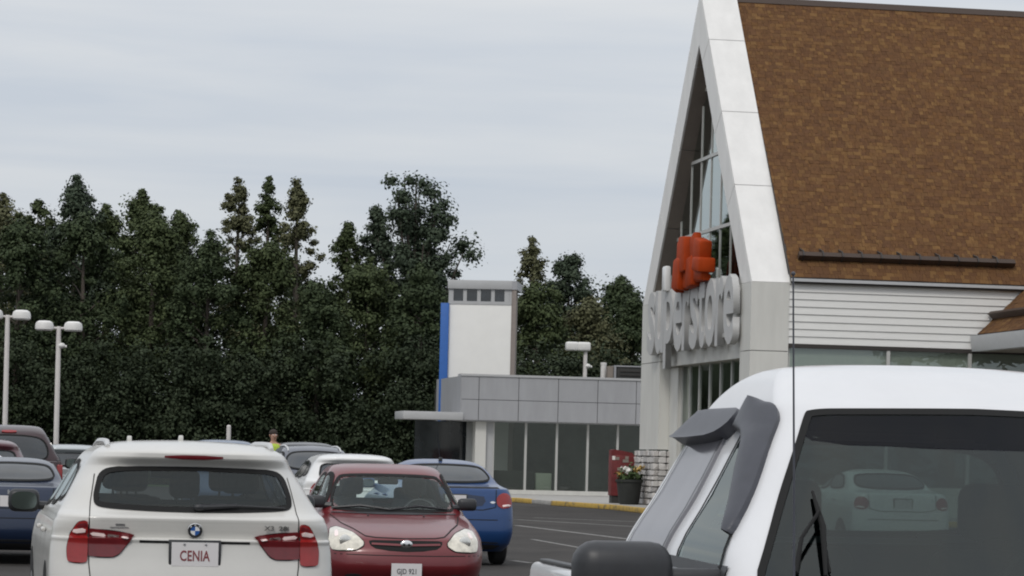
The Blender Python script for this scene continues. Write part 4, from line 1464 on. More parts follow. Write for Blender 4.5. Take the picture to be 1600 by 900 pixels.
    def mirror(s, y, z, mat, size=(.22, .1, .15), out=.14, glassmat=None, facing='rear'):
        for view, sg in (('left', -1), ('right', 1)):
            h, n = s.pt(view, y, z)
            b_ = MB()
            cx_ = h.x + sg * (out)
            b_.box(cx_ - size[0] / 2, cx_ + size[0] / 2, y - size[1] / 2, y + size[1] / 2, z - size[2] / 2 + .03, z + size[2] / 2 + .03, bev=min(size) * .42, seg=3)
            b_.tube([(h.x - sg * .03, y + .02, z - .01), (cx_ - sg * size[0] * .3, y, z + .0)], [.035, .03], 8)
            o = s.solid(b_, 'mirror', mat)
            b_ = MB()
            e_ = -1
            gx, gz = size[0] * .41, size[2] * .39
            pg = chaikin([(cx_ - gx, z + .03 - gz), (cx_ + gx, z + .03 - gz), (cx_ + gx, z + .03 + gz), (cx_ - gx, z + .03 + gz)], 3, .22)
            b_.prism(pg, 'y', y + e_ * (size[1] / 2 + .006), y + e_ * (size[1] / 2 - .004))
            s.solid(b_, 'mirror_glass', MT['mirror_dark'], o)
    def handles(s, spots, mat):
        for y, z in spots:
            for view, sg in (('left', -1), ('right', 1)):
                h, n = s.pt(view, y, z)
                b_ = MB()
                b_.box(h.x + sg * .002, h.x + sg * .035, y - .09, y + .09, z - .016, z + .016, bev=.012)
                s.solid(b_, 'door_handle', mat)
    def plate(s, view, z, mat_ink, txt=None, frame=True, w=.305, h=.155):
        p, n = s.pt(view, 0, z)
        sg = -1 if view == 'rear' else 1
        y = p.y + sg * .012
        b_ = MB()
        if frame:
            b_.box(-w / 2 - .018, w / 2 + .018, min(y, y - sg * .03), max(y, y - sg * .03), z - h / 2 - .019, z + h / 2 + .016, bev=.005)
            s.solid(b_, 'plate_frame', MT['black_plastic'])
        b_ = MB()
        b_.box(-w / 2, w / 2, y + sg * .0025 - .002, y + sg * .0025 + .002, z - h / 2, z + h / 2)
        o = s.solid(b_, 'licence_plate', MT['plate_white'])
        if txt:
            rot = (PI / 2, 0, 0) if view == 'rear' else (PI / 2, 0, PI)
            text_obj('plate_text', txt, h * .45, w * .64, .003, mat_ink, o, (0, (y + sg * .0052) * s.S[1], (z - h * .06) * s.S[2]), rot, bold=.018, spacing=1.05)
        return o, y
    def seat(s, x, y, z=.55, sc=1.0, tall=.62):
        b_ = MB()
        b_.box(x - .25 * sc, x + .25 * sc, y - .05, y + .5, z - .12, z + .08, bev=.06)
        M = Matrix.Translation((x, y, z + .05)) @ Matrix.Rotation(R(-10) * -1 * -1, 4, 'X')
        b_.box(-.24 * sc, .24 * sc, -.07, .07, 0, tall, bev=.06, seg=3, M=Matrix.Translation((x, y, z)) @ Matrix.Rotation(R(12), 4, 'X'))
        o = s.solid(b_, 'seat', MT['seat_fabric'])
        b_ = MB()
        yo = y - math.sin(R(12)) * (tall + .1)
        b_.box(x - .13 * sc, x + .13 * sc, yo - .05, yo + .05, z + tall + .02, z + tall + .22, bev=.05, seg=3)
        b_.tube([(x - .05, yo + .02, z + tall - .05), (x - .05, yo, z + tall + .05)], .008, 6)
        b_.tube([(x + .05, yo + .02, z + tall - .05), (x + .05, yo, z + tall + .05)], .008, 6)
        s.solid(b_, 'headrest', MT['seat_fabric'], o)

HI = (110, 46, 12, 76)
MID = (66, 22, 7, 36)
LOW = (46, 14, 5, 22)

K_SUV = [
 (.20, .20, 4.40, .80, .25, .20, .35, .03, .08), (.34, .05, 4.58, .90, .28, .22, .45, .05, .12), (.55, .00, 4.65, .93, .28, .22, .5, .05, .14),
 (.72, .03, 4.63, .935), (.86, .060, 4.58, .93), (.940, .070, 4.45, .922), (.958, .062, 4.40, .920), (.966, .064, 4.38, .919), (.974, .104, 4.36, .918), (1.03, .092, 4.1, .91), (1.07, .084, 3.75, .90), (1.100, .080, 3.42, .885), (1.112, .092, 3.40, .882),
 (1.145, .16, 3.30, .86, .30, .28, .45, .05, .16), (1.30, .275, 3.0, .775, .30, .34, .4, .05, .16), (1.435, .36, 2.74, .70, .30, .36, .35, .05, .15),
 (1.465, .335, 2.66, .682), (1.50, .30, 2.58, .66), (1.525, .30, 2.5, .64), (1.555, .37, 2.38, .60), (1.585, .52, 2.2, .52), (1.605, .75, 2.0, .38), (1.615, 1.05, 1.8, .18), (1.618, 1.3, 1.6, .05)]
K_SEDAN = [
 (.20, .25, 4.20, .76, .22, .18, .3, .03, .1), (.33, .05, 4.38, .83, .20, .15, .4, .05, .14), (.50, .0, 4.45, .86, .20, .15, .45, .05, .16), (.70, .02, 4.42, .865), (.85, .05, 4.2, .86),
 (.95, .07, 3.8, .85), (1.03, .09, 3.3, .83), (1.10, .12, 3.1, .80), (1.13, .35, 3.0, .775, .26, .2, .4, .06, .14), (1.16, .55, 2.92, .75), (1.30, .85, 2.6, .68), (1.42, 1.15, 2.3, .60), (1.465, 1.35, 2.1, .53), (1.495, 1.6, 1.95, .40), (1.51, 1.72, 1.85, .2), (1.513, 1.77, 1.82, .05)]
K_ECHO = [
 (.18, .25, 3.95, .70, .2, .2, .3, .03, .1), (.30, .06, 4.08, .78, .26, .2, .34, .04, .14), (.45, .0, 4.15, .82, .26, .2, .34, .05, .15), (.58, .02, 4.12, .83), (.68, .03, 4.05, .828), (.705, .035, 4.03, .826), (.76, .04, 3.9, .82),
 (.83, .06, 3.6, .81), (.89, .10, 3.3, .795), (.935, .3, 3.06, .78), (.97, .5, 2.97, .765, .22, .2, .26, .04, .13), (1.15, .75, 2.70, .695), (1.30, .98, 2.47, .632), (1.37, 1.1, 2.34, .60), (1.41, 1.22, 2.22, .565), (1.438, 1.45, 2.06, .50), (1.452, 1.6, 1.97, .34), (1.457, 1.74, 1.86, .10)]
K_TRUCK = [
 (.35, 1.90, 4.80, .83, .10, .08, .3, .01, .10), (.5, 1.88, 4.93, .89, .12, .08, .32, .01, .12), (.75, 1.87, 4.95, .915), (.92, 1.87, 4.9, .918), (.99, 1.87, 4.6, .915), (1.04, 1.87, 4.1, .912), (1.08, 1.87, 3.86, .908, .14, .10, .12, .015, .10),
 (1.22, 1.87, 3.70, .890), (1.45, 1.90, 3.47, .770), (1.68, 1.96, 3.23, .655, .14, .14, .09, .02, .08), (1.745, 2.0, 3.16, .622, .15), (1.79, 2.06, 3.06, .595, .2), (1.84, 2.18, 2.94, .555), (1.872, 2.3, 2.82, .50), (1.888, 2.4, 2.72, .40), (1.896, 2.47, 2.67, .22), (1.898, 2.54, 2.6, .05)]

SUV_RW = [(-.60, 1.437), (-.655, 1.24), (-.645, 1.16), (-.3, 1.142), (0, 1.138), (.3, 1.142), (.645, 1.16), (.655, 1.24), (.60, 1.437), (0, 1.447)][::-1]
SUV_SW = [[(0.74, 1.25), (.85, 1.20), (1.25, 1.165), (1.25, 1.455), (1.0, 1.41)], [(1.32, 1.16), (2.05, 1.13), (2.05, 1.48), (1.32, 1.465)], [(2.12, 1.13), (3.05, 1.12), (2.45, 1.47), (2.12, 1.48)]]
SUV_WS = [(-.70, 1.13), (.70, 1.13), (.575, 1.50), (-.575, 1.50)]
SUV_TL = [(.69, 1.08), (.75, 1.07), (.80, .99), (.82, .90), (.815, .805), (.69, .80)]
SUV_TL2 = [(.385, .998), (.686, 1.032), (.686, .845), (.53, .843), (.485, .868)]
SED_RW = [(-.665, 1.165), (.665, 1.165), (.555, 1.42), (0, 1.44), (-.555, 1.42)]
SED_WS = [(-.63, 1.13), (.63, 1.13), (.50, 1.43), (-.50, 1.43)]
SED_SW = [[(1.05, 1.17), (1.98, 1.15), (1.98, 1.43), (1.45, 1.41)], [(2.05, 1.15), (2.85, 1.14), (2.3, 1.40), (2.05, 1.43)]]
SED_TL = [(.60, .99), (.69, 1.05), (.79, 1.03), (.83, .93), (.82, .84), (.68, .82), (.60, .87)]

def car_sedan(name, loc, rz, label, paintname, group=None, scale=(1, 1, 1), dens=MID, cat='car', front=False, tl='lamp_red', glassm='glass_dark'):
    c = Car(name, loc, rz, label, cat, K_SEDAN, MT[paintname], dens, scale, group)
    c.window('rear_window', 'rear', SED_RW, MT[glassm], cut=False)
    c.window('windscreen', 'front', SED_WS, MT[glassm], cut=False)
    for v in ('left', 'right'):
        for p in SED_SW: c.window('side_window', v, p, MT['glass_side'], cut=False)
    for f in (lambda q: q, mir):
        t = c.patch('taillight', 'rear', f(SED_TL), MT[tl], off=.012, nu=8, nv=8)
        c.patch('reverse_lamp', 'rear', f([(.68, .845), (.80, .855), (.81, .885), (.68, .88)]), MT['lamp_pink'], off=.016, nu=4, nv=3, parent=t)
        h = c.patch('headlight', 'front', f([(.45, .70), (.72, .72), (.74, .82), (.6, .84), (.45, .78)]), MT['lamp_clear'], off=.01, nu=8, nv=6)
    c.patch('grille', 'front', [(-.38, .66), (.38, .66), (.40, .78), (-.40, .78)], MT['black_plastic'], nu=10, nv=4)
    c.patch('air_intake', 'front', [(-.5, .30), (.5, .30), (.45, .44), (-.45, .44)], MT['black_plastic'], nu=10, nv=4)
    c.strip('trunk_line', 'rear', [(-.60, 1.09), (-.585, .84), (-.40, .80), (.40, .80), (.585, .84), (.60, 1.09)], .012, MT['gap_black'])
    c.strip('bumper_line', 'rear', [(-.8, .66), (.8, .66)], .012, MT['gap_black'])
    c.patch('rear_valance', 'rear', [(-.62, .22), (.62, .22), (.70, .36), (-.70, .36)], MT['black_plastic'], nu=10, nv=4)
    c.mirror(2.7, 1.10, c.paint, glassmat=1)
    c.handles([(1.3, .98), (2.2, .98)], c.paint)
    for v in ('left', 'right'):
        c.strip('door_line', v, [(2.02, .35), (2.02, 1.12)], .008, MT['gap_black'])
    c.arches((.85, 3.45), .36, .31, .31)
    return c

def car_suv(name, loc, rz, label, paintname, group=None, scale=(1, 1, 1), dens=MID, cat='car', rails='rail_silver', glassm='glass_dark', hero=False):
    c = Car(name, loc, rz, label, cat, K_SUV, MT[paintname], dens, scale, group)
    if not hero:
        c.window('rear_window', 'rear', SUV_RW, MT[glassm], cut=False)
        c.window('windscreen', 'front', SUV_WS, MT[glassm], cut=False)
        for v in ('left', 'right'):
            for p in SUV_SW: c.window('side_window', v, p, MT['glass_side'], cut=False)
        for f in (lambda q: q, mir):
            c.patch('taillight', 'rear', f(SUV_TL), MT['lamp_red'], off=.012, nu=6, nv=8)
    for f in (lambda q: q, mir):
        c.patch('headlight', 'front', f([(.42, .80), (.78, .84), (.80, .92), (.5, .92)]), MT['lamp_clear'], off=.01, nu=8, nv=6)
    c.patch('grille', 'front', [(-.36, .68), (.36, .68), (.38, .88), (-.38, .88)], MT['black_plastic'], nu=10, nv=4)
    c.patch('air_intake', 'front', [(-.6, .32), (.6, .32), (.55, .5), (-.55, .5)], MT['black_plastic'], nu=10, nv=4)
    c.patch('rear_valance', 'rear', [(-.7, .22), (.7, .22), (.78, .44), (-.78, .44)], MT['black_plastic'], nu=12, nv=4)
    for sg in (-1, 1):
        P = []
        for y in (.62, .75, 1.2, 1.7, 2.2, 2.42):
            h, n = c.pt('top', sg * .545, y)
            z = h.z if h is not None else 1.5
            P.append((sg * .55, y, z + (.022 if .7 < y < 2.4 else .004)))
        b_ = MB(); b_.tube(P, [.014] + [.021] * 4 + [.014], 8)
        if rails: c.solid(b_, 'roof_rail', MT[rails])
    c.mirror(2.92, 1.12, MT['black_plastic'] if hero else c.paint, size=(.23, .12, .17), out=.17)
    c.handles([(1.45, .98), (2.3, .98)], c.paint)
    for v in ('left', 'right'):
        c.strip('door_line', v, [(1.28, .7), (1.28, 1.14)], .008, MT['gap_black'])
        c.strip('door_line', v, [(2.08, .38), (2.08, 1.12)], .008, MT['gap_black'])
    c.arches((.87, 3.68), .42, .37, .36, 7)
    return c

def at_ground(px, D):
    return (GX(px, D, 0.6), D, 0)

# --- white SUV in the left foreground, seen from behind
D_X = 18.75
suv = car_suv('parked_car', at_ground(304, D_X), R(11.2), 'white SUV with red taillights in the left foreground, seen from behind', 'paint_white_suv', 'cars parked in the lot', dens=HI, hero=True)
suv.window('rear_window', 'rear', SUV_RW, MT['glass_tint'], nu=24, nv=12)
suv.window('windscreen', 'front', SUV_WS, MT['glass_clear'])
for v in ('left', 'right'):
    for p in SUV_SW: suv.window('side_window', v, p, MT['glass_tint'])
for f, nm in ((lambda q: q, 'r'), (mir, 'l')):
    t = suv.patch('taillight', 'rear', chaikin(f(SUV_TL), 2, .10), MT['lamp_red'], off=.012, nu=12, nv=20, rnd=False)
    suv.ring('lamp_gasket', 'rear', inset(f(SUV_TL), -.006), .010, MT['gap_black'], .006, t)
    suv.patch('light_bar', 'rear', f([(.70, 1.00), (.782, .995), (.775, 1.028), (.70, 1.03)]), MT['lamp_pink'], off=.024, nu=5, nv=3, parent=t)
    suv.patch('upper_lens', 'rear', f([(.695, 1.034), (.765, 1.03), (.75, 1.056), (.695, 1.066)]), MT['lamp_red_dark'], off=.017, nu=5, nv=3, parent=t)
    t = suv.patch('taillight', 'rear', chaikin(f(SUV_TL2), 2, .035), MT['lamp_red_dark'], off=.012, nu=12, nv=20, rnd=False)
    suv.ring('lamp_gasket', 'rear', inset(f(SUV_TL2), -.006), .010, MT['gap_black'], .006, t)
    suv.patch('light_bar', 'rear', f([(.575, .972), (.672, .982), (.672, 1.008), (.575, .998)]), MT['lamp_pink'], off=.024, nu=5, nv=3, parent=t)
    suv.patch('smoked_lens', 'rear', f([(.485, .965), (.568, .973), (.568, .997), (.485, .99)]), MT['lamp_smoke'], off=.022, nu=5, nv=3, parent=t)
    suv.patch('light_bar', 'rear', f([(.432, .958), (.478, .964), (.478, .984), (.425, .98)]), MT['lamp_pink'], off=.024, nu=5, nv=3, parent=t)
    suv.strip('hatch_line', 'rear', [f([(.684, 1.10)])[0], f([(.684, .80)])[0], f([(.672, .70)])[0], f([(.60, .56)])[0]], .007, MT['gap_black'], .002)
    suv.strip('hatch_line', 'rear', [f([(.684, 1.10)])[0], f([(.672, 1.2)])[0], f([(.64, 1.38)])[0]], .006, MT['gap_black'], .002)
suv.patch('third_brake_light', 'rear', [(-.20, 1.492), (.20, 1.492), (.20, 1.518), (-.20, 1.518)], MT['lamp_red_dark'], off=.006, nu=10, nv=3)
suv.strip('lip_shadow_strip', 'rear', [(-.36, .950), (.36, .950)], .016, MT['gap_black'], .002)  # black strip painted on as the shadow line under the tailgate lip
suv.strip('bumper_line', 'rear', [(-.78, .70), (.78, .70)], .010, MT['gap_black'])
o, yp = suv.plate('rear', .872, MT['plate_red_ink'], 'CENIA')
for sx in (-.07, .07):
    b_ = MB(); b_.lathe([(.007, yp - .006), (.007, yp - .012), (.003, yp - .013)], 8, 'y', (sx, 0, .938)); suv.solid(b_, 'plate_screw', MT['alloy'], o)
# roundel
p_, n_ = suv.pt('rear', 0, 1.028)
b_ = MB(); b_.lathe([(.050, -.012), (.050, .008), (.047, .012), (.034, .012)], 32, 'y')
bd = suv.solid(b_, 'badge', MT['chrome']); bd.location = p_; 
tilt = math.atan2(n_.z, -n_.y)
bd.rotation_euler = (PI - tilt if False else -tilt, 0, 0)
bd.scale = (1, -1, 1)
b_ = MB(); b_.lathe([(.047, .0125), (.047, .0145), (.031, .0145), (.031, .0125)], 32, 'y'); suv.solid(b_, 'badge_ring', MT['black_plastic'], bd)
for q in range(4):
    t_ = bmesh.new()
    vs = [t_.verts.new((0, .0142, 0))] + [t_.verts.new((.030 * math.cos(PI / 2 * (q + k / 8)), .0142, .030 * math.sin(PI / 2 * (q + k / 8)))) for k in range(9)]
    for k in range(1, 9): t_.faces.new((vs[0], vs[k], vs[k + 1]))
    suv.solid(MB().add(t_), 'badge_quarter', MT['badge_blue' if q % 2 else 'badge_white'], bd)
for k, ch in enumerate('BMW'):
    a = PI / 2 + (1 - k) * R(44)
    lo_ = text_obj('badge_letter', ch, .010, .011, .0015, MT['badge_white'], bd, (.039 * math.cos(a), .0155, .039 * math.sin(a)), (PI / 2, 0, 0), bold=.02)
    lo_.rotation_euler = (PI / 2, -(a - PI / 2), 0)
    lo_.scale = (1, 1, 1)
p_, n_ = suv.pt('rear', .53, 1.045)
to = text_obj('model_badge', 'X3  28i', .030, .165, .004, MT['badge_dark'], suv.root, (.535, p_.y - .012, 1.050), (PI / 2, 0, 0), bold=.012)
to.rotation_euler = (PI / 2 + R(7), 0, R(9))
suv.strip('dealer_badge', 'rear', [(-.515, 1.056), (-.455, 1.056)], .012, MT['alloy'], .004)
suv.strip('dealer_badge', 'rear', [(-.55, 1.037), (-.43, 1.037)], .006, MT['alloy'], .004)
# rear wiper
b_ = MB()
h0, _ = suv.pt('rear', 0.03, 1.155, .03); h1, _ = suv.pt('rear', .28, 1.172, .03); h2, _ = suv.pt('rear', .60, 1.168, .02)
b_.tube([h0, h1], [.022, .014], 8); b_.tube([h1, h2], [.009, .006], 6); b_.ball(h0, .035, (1.2, .7, .7))
suv.solid(b_, 'rear_wiper', MT['black_plastic'])
for x, y in ((-.36, 1.4), (-.02, 1.2)):
    h, _ = suv.pt('top', x, y)
    b_ = MB(); b_.prism([(y - .06, h.z - .004), (y + .05, h.z - .004), (y - .035, h.z + .035), (y - .06, h.z + .035)], 'x', x - .016, x + .016, bev=.008)
    suv.solid(b_, 'roof_aerial', suv.paint)
for x in (-.38, .38):
    suv.seat(x, 2.1, .62); suv.seat(x, 1.15, .62)
suv.seat(0, 1.15, .58, .8)
b_ = MB(); b_.box(-.72, .72, 2.75, 3.2, .8, 1.08, bev=.08); suv.solid(b_, 'dashboard', MT['cabin_trim'])
b_ = MB(); b_.box(-.12, .12, 2.66, 2.70, 1.34, 1.41, bev=.02); b_.tube([(0, 2.69, 1.40), (0, 2.72, 1.47)], .012, 6); suv.solid(b_, 'inside_mirror', MT['black_plastic'])
suv.finish_body(liner=True)

# --- red compact facing us
D_E = 28.8
fwd = Vector((math.sin(A10), -math.cos(A10), 0))
ep = Vector(at_ground(648, D_E)) - fwd * 4.13
ech = Car('parked_car', ep, R(188.9), 'dark red compact car facing the camera with round clear headlights', 'car', K_ECHO, MT['paint_red'], HI, group='cars parked in the lot')
ech.window('windscreen', 'front', [(-.69, .955), (.69, .955), (.55, 1.35), (-.55, 1.35)], MT['glass_clear'], nu=20, nv=12, frit=.028, rr=.10)
ech.window('rear_window', 'rear', [(-.58, 1.03), (.58, 1.03), (.50, 1.32), (-.50, 1.32)], MT['glass_clear'])
for v in ('left', 'right'):
    ech.window('side_window', v, [(1.12, 1.03), (1.93, 1.0), (1.93, 1.365), (1.42, 1.345)], MT['glass_clear'])
    ech.window('side_window', v, [(2.0, 1.0), (2.78, .985), (2.22, 1.35), (2.0, 1.365)], MT['glass_clear'])
    ech.strip('door_line', v, [(1.965, .30), (1.965, .98)], .008, MT['gap_black'])
    ech.strip('side_moulding', v, [(.6, .55), (3.4, .55)], .035, MT['black_plastic'], .006)
EHL = [(.425, .64), (.50, .592), (.73, .585), (.755, .68), (.73, .79), (.66, .812), (.52, .765), (.42, .675)]
for f in (lambda q: q, mir):
    t = ech.patch('headlight', 'front', chaikin(f(EHL), 2, .12), MT['lamp_clear'], off=.010, nu=14, nv=16, rnd=False)
    ech.ring('lamp_gasket', 'front', inset(f(EHL), -.010), .013, MT['gap_black'], .004, t)
    hx = f([(.60, .68)])[0]
    h, n = ech.pt('front', hx[0], hx[1], .013)
    b_ = MB(); b_.ball(h, .062, (1, .12, 1), 2); ech.solid(b_, 'bulb_reflector', MT['reflector'], t)
    ech.patch('indicator', 'front', f([(.66, .72), (.70, .71), (.69, .77), (.655, .78)]), MT['lamp_pink'], off=.014, nu=4, nv=4, parent=t)
    ech.strip('bonnet_line', 'front', [f([(.40, .735)])[0], f([(.50, .80)])[0], f([(.60, .85)])[0], f([(.67, .925)])[0]], .010, MT['gap_black'], .002)
    ech.patch('fog_recess', 'front', f([(.42, .28), (.62, .29), (.60, .36), (.44, .36)]), MT['black_plastic'], nu=6, nv=4)
    ech.patch('taillight', 'rear', f([(.55, .70), (.76, .70), (.77, .86), (.6, .88)]), MT['lamp_red'], off=.01, nu=6, nv=6)
    ech.patch('washer_jet', 'front', f([(.28, .915), (.30, .915), (.30, .925), (.28, .925)]), MT['black_plastic'], off=.012, nu=2, nv=2)
ech.strip('bonnet_line', 'front', [(-.40, .735), (-.3, .722), (0, .715), (.3, .722), (.40, .735)], .010, MT['gap_black'], .002)
gr = ech.patch('grille', 'front', [(-.385, .700), (-.34, .615), (-.15, .590), (0, .585), (.15, .590), (.34, .615), (.385, .700), (.2, .690), (0, .688), (-.2, .690)], MT['gap_black'], off=.003, nu=24, nv=6)
ech.strip('grille_bar', 'front', [(-.345, .655), (0, .645), (.345, .655)], .020, MT['paint_red'], .014, gr)
h, n = ech.pt('front', 0, .650, .018)
b_ = MB(); b_.ball(h, .062, (1, .22, .68), 3); em = ech.solid(b_, 'emblem', MT['chrome'])
for sx in (-1, 1):
    b_ = MB(); b_.ball((h.x + sx * .024, h.y + .011, h.z - .004), .016, (.85, .6, .85), 2); ech.solid(b_, 'emblem_inset', MT['gap_black'], em)
ech.strip('bumper_line', 'front', [(-.76, .555), (-.3, .548), (.3, .548), (.76, .555)], .008, MT['gap_black'], .002)
ech.patch('air_intake', 'front', [(-.38, .20), (.38, .20), (.36, .30), (-.36, .30)], MT['black_plastic'], nu=10, nv=4)
ech.plate('front', .395, MT['plate_dark_ink'], 'GJD 921', frame=False)
for (x0, z0, x1, z1) in ((.64, .975, .05, .968), (.06, .966, -.56, .98)):
    a, _ = ech.pt('front', x0, z0, .02); m2, _ = ech.pt('front', (x0 + x1) / 2, max(z0, z1) + .02, .03); c2, _ = ech.pt('front', x1, z1, .02)
    b_ = MB(); b_.tube([a, m2, c2], [.012, .016, .012], 6); ech.solid(b_, 'wiper', MT['black_plastic'])
ech.patch('cowl', 'front', [(-.68, .934), (.68, .934), (.675, .956), (-.675, .956)], MT['black_plastic'], off=.006, nu=20, nv=3)
ech.mirror(2.72, 1.02, MT['black_plastic'], size=(.2, .1, .13), out=.13)
ech.handles([(1.3, .86), (2.15, .86)], MT['black_plastic'])
ech.arches((.72, 3.32), .34, .29, .285, 6)
for x in (-.34, .34):
    ech.seat(x, 1.95, .48); ech.seat(x, 1.15, .48, tall=.5)
b_ = MB(); b_.box(-.68, .68, 2.5, 2.95, .62, .93, bev=.08); ech.solid(b_, 'dashboard', MT['cabin_trim'])
b_ = MB()
for k in range(24):
    a = 2 * PI * k / 24; a2 = 2 * PI * (k + 1) / 24
    f_ = lambda q: Vector((-.34 + .18 * math.cos(q), 2.40 - .08 * math.sin(q), .92 + .165 * math.sin(q)))
    b_.tube([f_(a), f_(a2)], .015, 6, cap=False)
b_.box(-.40, -.28, 2.40, 2.5, .88, .96, bev=.02)
ech.solid(b_, 'steering_wheel', MT['black_plastic'])
b_ = MB(); b_.box(-.11, .11, 2.28, 2.31, 1.24, 1.30, bev=.02); b_.tube([(0, 2.3, 1.29), (0, 2.36, 1.34)], .012, 6); ech.solid(b_, 'inside_mirror', MT['black_plastic'])
ech.finish_body(liner=True)

# --- blue sedan beyond it, seen from behind
G_ = 'cars parked in the lot'
foc = car_sedan('parked_car', at_ground(712, 41), R(10.5), 'bright blue sedan seen from behind, beside the red compact', 'paint_blue', G_, dens=HI)
foc.plate('rear', .93, MT['plate_dark_ink'], None)
h, n = foc.pt('top', 0, 1.55)
b_ = MB(); b_.prism([(1.48, h.z - .02), (1.60, h.z - .01), (1.52, h.z + .05), (1.48, h.z + .05)], 'x', -.025, .025, bev=.008)
foc.solid(b_, 'roof_aerial', MT['black_plastic'])
b_ = MB(); b_.tube([(0, 1.55, h.z + .0), (-.10, 1.28, h.z + .46)], [.006, .004], 6); foc.solid(b_, 'aerial_rod', MT['black_plastic'])
foc.strip('boot_lip', 'rear', [(-.66, 1.115), (.66, 1.115)], .02, MT['gap_black'], .003)
foc.patch('trim_badge', 'rear', [(.50, .895), (.585, .895), (.585, .925), (.50, .925)], MT['chrome'], off=.006, nu=4, nv=2)
foc.patch('plate_recess', 'rear', [(-.42, .83), (.42, .83), (.46, 1.02), (-.46, 1.02)], MT['paint_navy'], off=.002, nu=8, nv=4, skirt=0)
foc.finish_body()

# --- the other cars of the lot
c = car_sedan('parked_car', at_ground(16, 37.5), R(10), 'navy blue sedan at the left edge, behind the white SUV mirror', 'paint_navy', G_, scale=(.92, 1, .925), dens=HI)
c.plate('rear', .90, MT['plate_dark_ink'], None, frame=False)
h, n = c.pt('rear', 0, 1.02, .01)
b_ = MB()
for sx in (-1, 1):
    b_.box(sx * .035 - .01, sx * .035 + .01, h.y - .012, h.y + .004, 1.0, 1.06)
b_.box(-.03, .03, h.y - .012, h.y + .004, 1.022, 1.038)
c.solid(b_, 'badge', MT['chrome']); c.finish_body()
c = car_suv('parked_car', at_ground(560, 50), R(10), 'white SUV whose roof shows just above the red compact', 'paint_white', G_, scale=(1.02, 1, .965), rails=None); c.finish_body()
c = car_suv('parked_car', Vector(at_ground(508, 57)) - fwd * 4.6, R(190), 'dark slate SUV with silver roof rails facing the camera', 'paint_slate', G_, scale=(.98, 1, 1.06), glassm='glass_side'); c.finish_body()
c = car_suv('parked_car', at_ground(352, 64), R(10), 'dark blue van whose roof shows above the white SUV roof', 'paint_lightblue', G_, scale=(1, 1, 1.12), rails=None); c.finish_body()
c = car_suv('parked_car', at_ground(482, 70), R(10), 'black van standing behind the slate SUV', 'paint_black', G_, scale=(1, 1, 1.13), rails=None); c.finish_body()
c = car_suv('parked_car', at_ground(112, 60), R(10), 'pale silver wagon below the second lamp post', 'paint_silver', G_, scale=(1, 1, 1.0), rails='rail_silver'); c.finish_body()
c = car_suv('parked_car', at_ground(-38, 47), R(10), 'maroon minivan cut off by the left edge of the picture', 'paint_maroon', G_, scale=(1, 1, 1.03), rails=None); c.finish_body()
c = car_suv('parked_car', at_ground(-62, 43.3), R(10), 'white hatchback of which only one roof corner shows at the left edge', 'paint_white', G_, scale=(.95, .8, .90), rails=None); c.finish_body()
c = car_sedan('parked_car', at_ground(1412, 49), R(10), 'white sedan seen through the windscreen of the white pickup', 'paint_white', G_, dens=MID)
c.plate('rear', .93, MT['plate_dark_ink'], None); c.finish_body()

# --- pickups
def bed(c, w, L, z0, z1, fl, side_t=.07, mat=None, capmat=None, gate_y=0.0):
    mat = mat or c.paint
    for sg in (-1, 1):
        b_ = MB()
        x0, x1 = sg * (w - side_t), sg * w
        prof = [(x1 * .985, z0), (x1, z0 + .18), (x1, z1 - .10), (x1 * .992, z1 - .02), (x1 * .975, z1), (x0, z1), (x0, z0)]
        b_.prism(prof, 'y', gate_y + .06, L, bev=.012)
        c.solid(b_, 'bed_side', mat)
        b_ = MB(); b_.box(min(x0, x1 * .97), max(x0, x1 * .97), gate_y + .16, L - .05, z1 + .001, z1 + .018, bev=.006)
        c.solid(b_, 'rail_cap', capmat or MT['black_plastic'])
    b_ = MB(); b_.box(-w + side_t + .002, w - side_t - .002, gate_y, gate_y + .07, z0 + .02, z1 - .005, bev=.02); c.solid(b_, 'tailgate', mat)
    b_ = MB(); b_.box(-w + side_t, w - side_t, L - .05, L, z0, z1 - .01); c.solid(b_, 'bed_front', mat)
    b_ = MB(); b_.box(-w + side_t, w - side_t, gate_y + .07, L - .05, fl - .05, fl); c.solid(b_, 'bed_floor', MT['black_plastic'])
    b_ = MB(); b_.box(-w * .96, w * .96, gate_y - .12, gate_y + .02, z0 - .12, z0 + .03, bev=.03); c.solid(b_, 'rear_bumper', MT['chrome'])

T_SW1 = [(2.80, 1.20), (3.48, 1.20), (3.17, 1.60), (3.06, 1.69), (2.80, 1.69)]
T_SW2 = [(2.06, 1.215), (2.64, 1.20), (2.63, 1.69), (2.17, 1.68)]
T_WS = [(-.885, 1.10), (.885, 1.10), (.72, 1.41), (.56, 1.70), (.545, 1.722), (.49, 1.730), (0, 1.742), (-.49, 1.730), (-.545, 1.722), (-.56, 1.70), (-.72, 1.41)]
trk = Car('pickup_truck', (.933, 12.39, 0), R(190), 'white pickup truck facing the camera in the right foreground with dark window visors', 'pickup truck', K_TRUCK, MT['paint_white_truck'], (130, 46, 12, 90), group=None, body='cab')
trk.window('windscreen', 'front', T_WS, MT['glass_green'], nu=30, nv=20, frit=.020, rr=.12)
trk.window('rear_window', 'rear', [(-.62, 1.28), (.62, 1.28), (.54, 1.66), (-.54, 1.66)], MT['glass_green'], nu=14, nv=10)
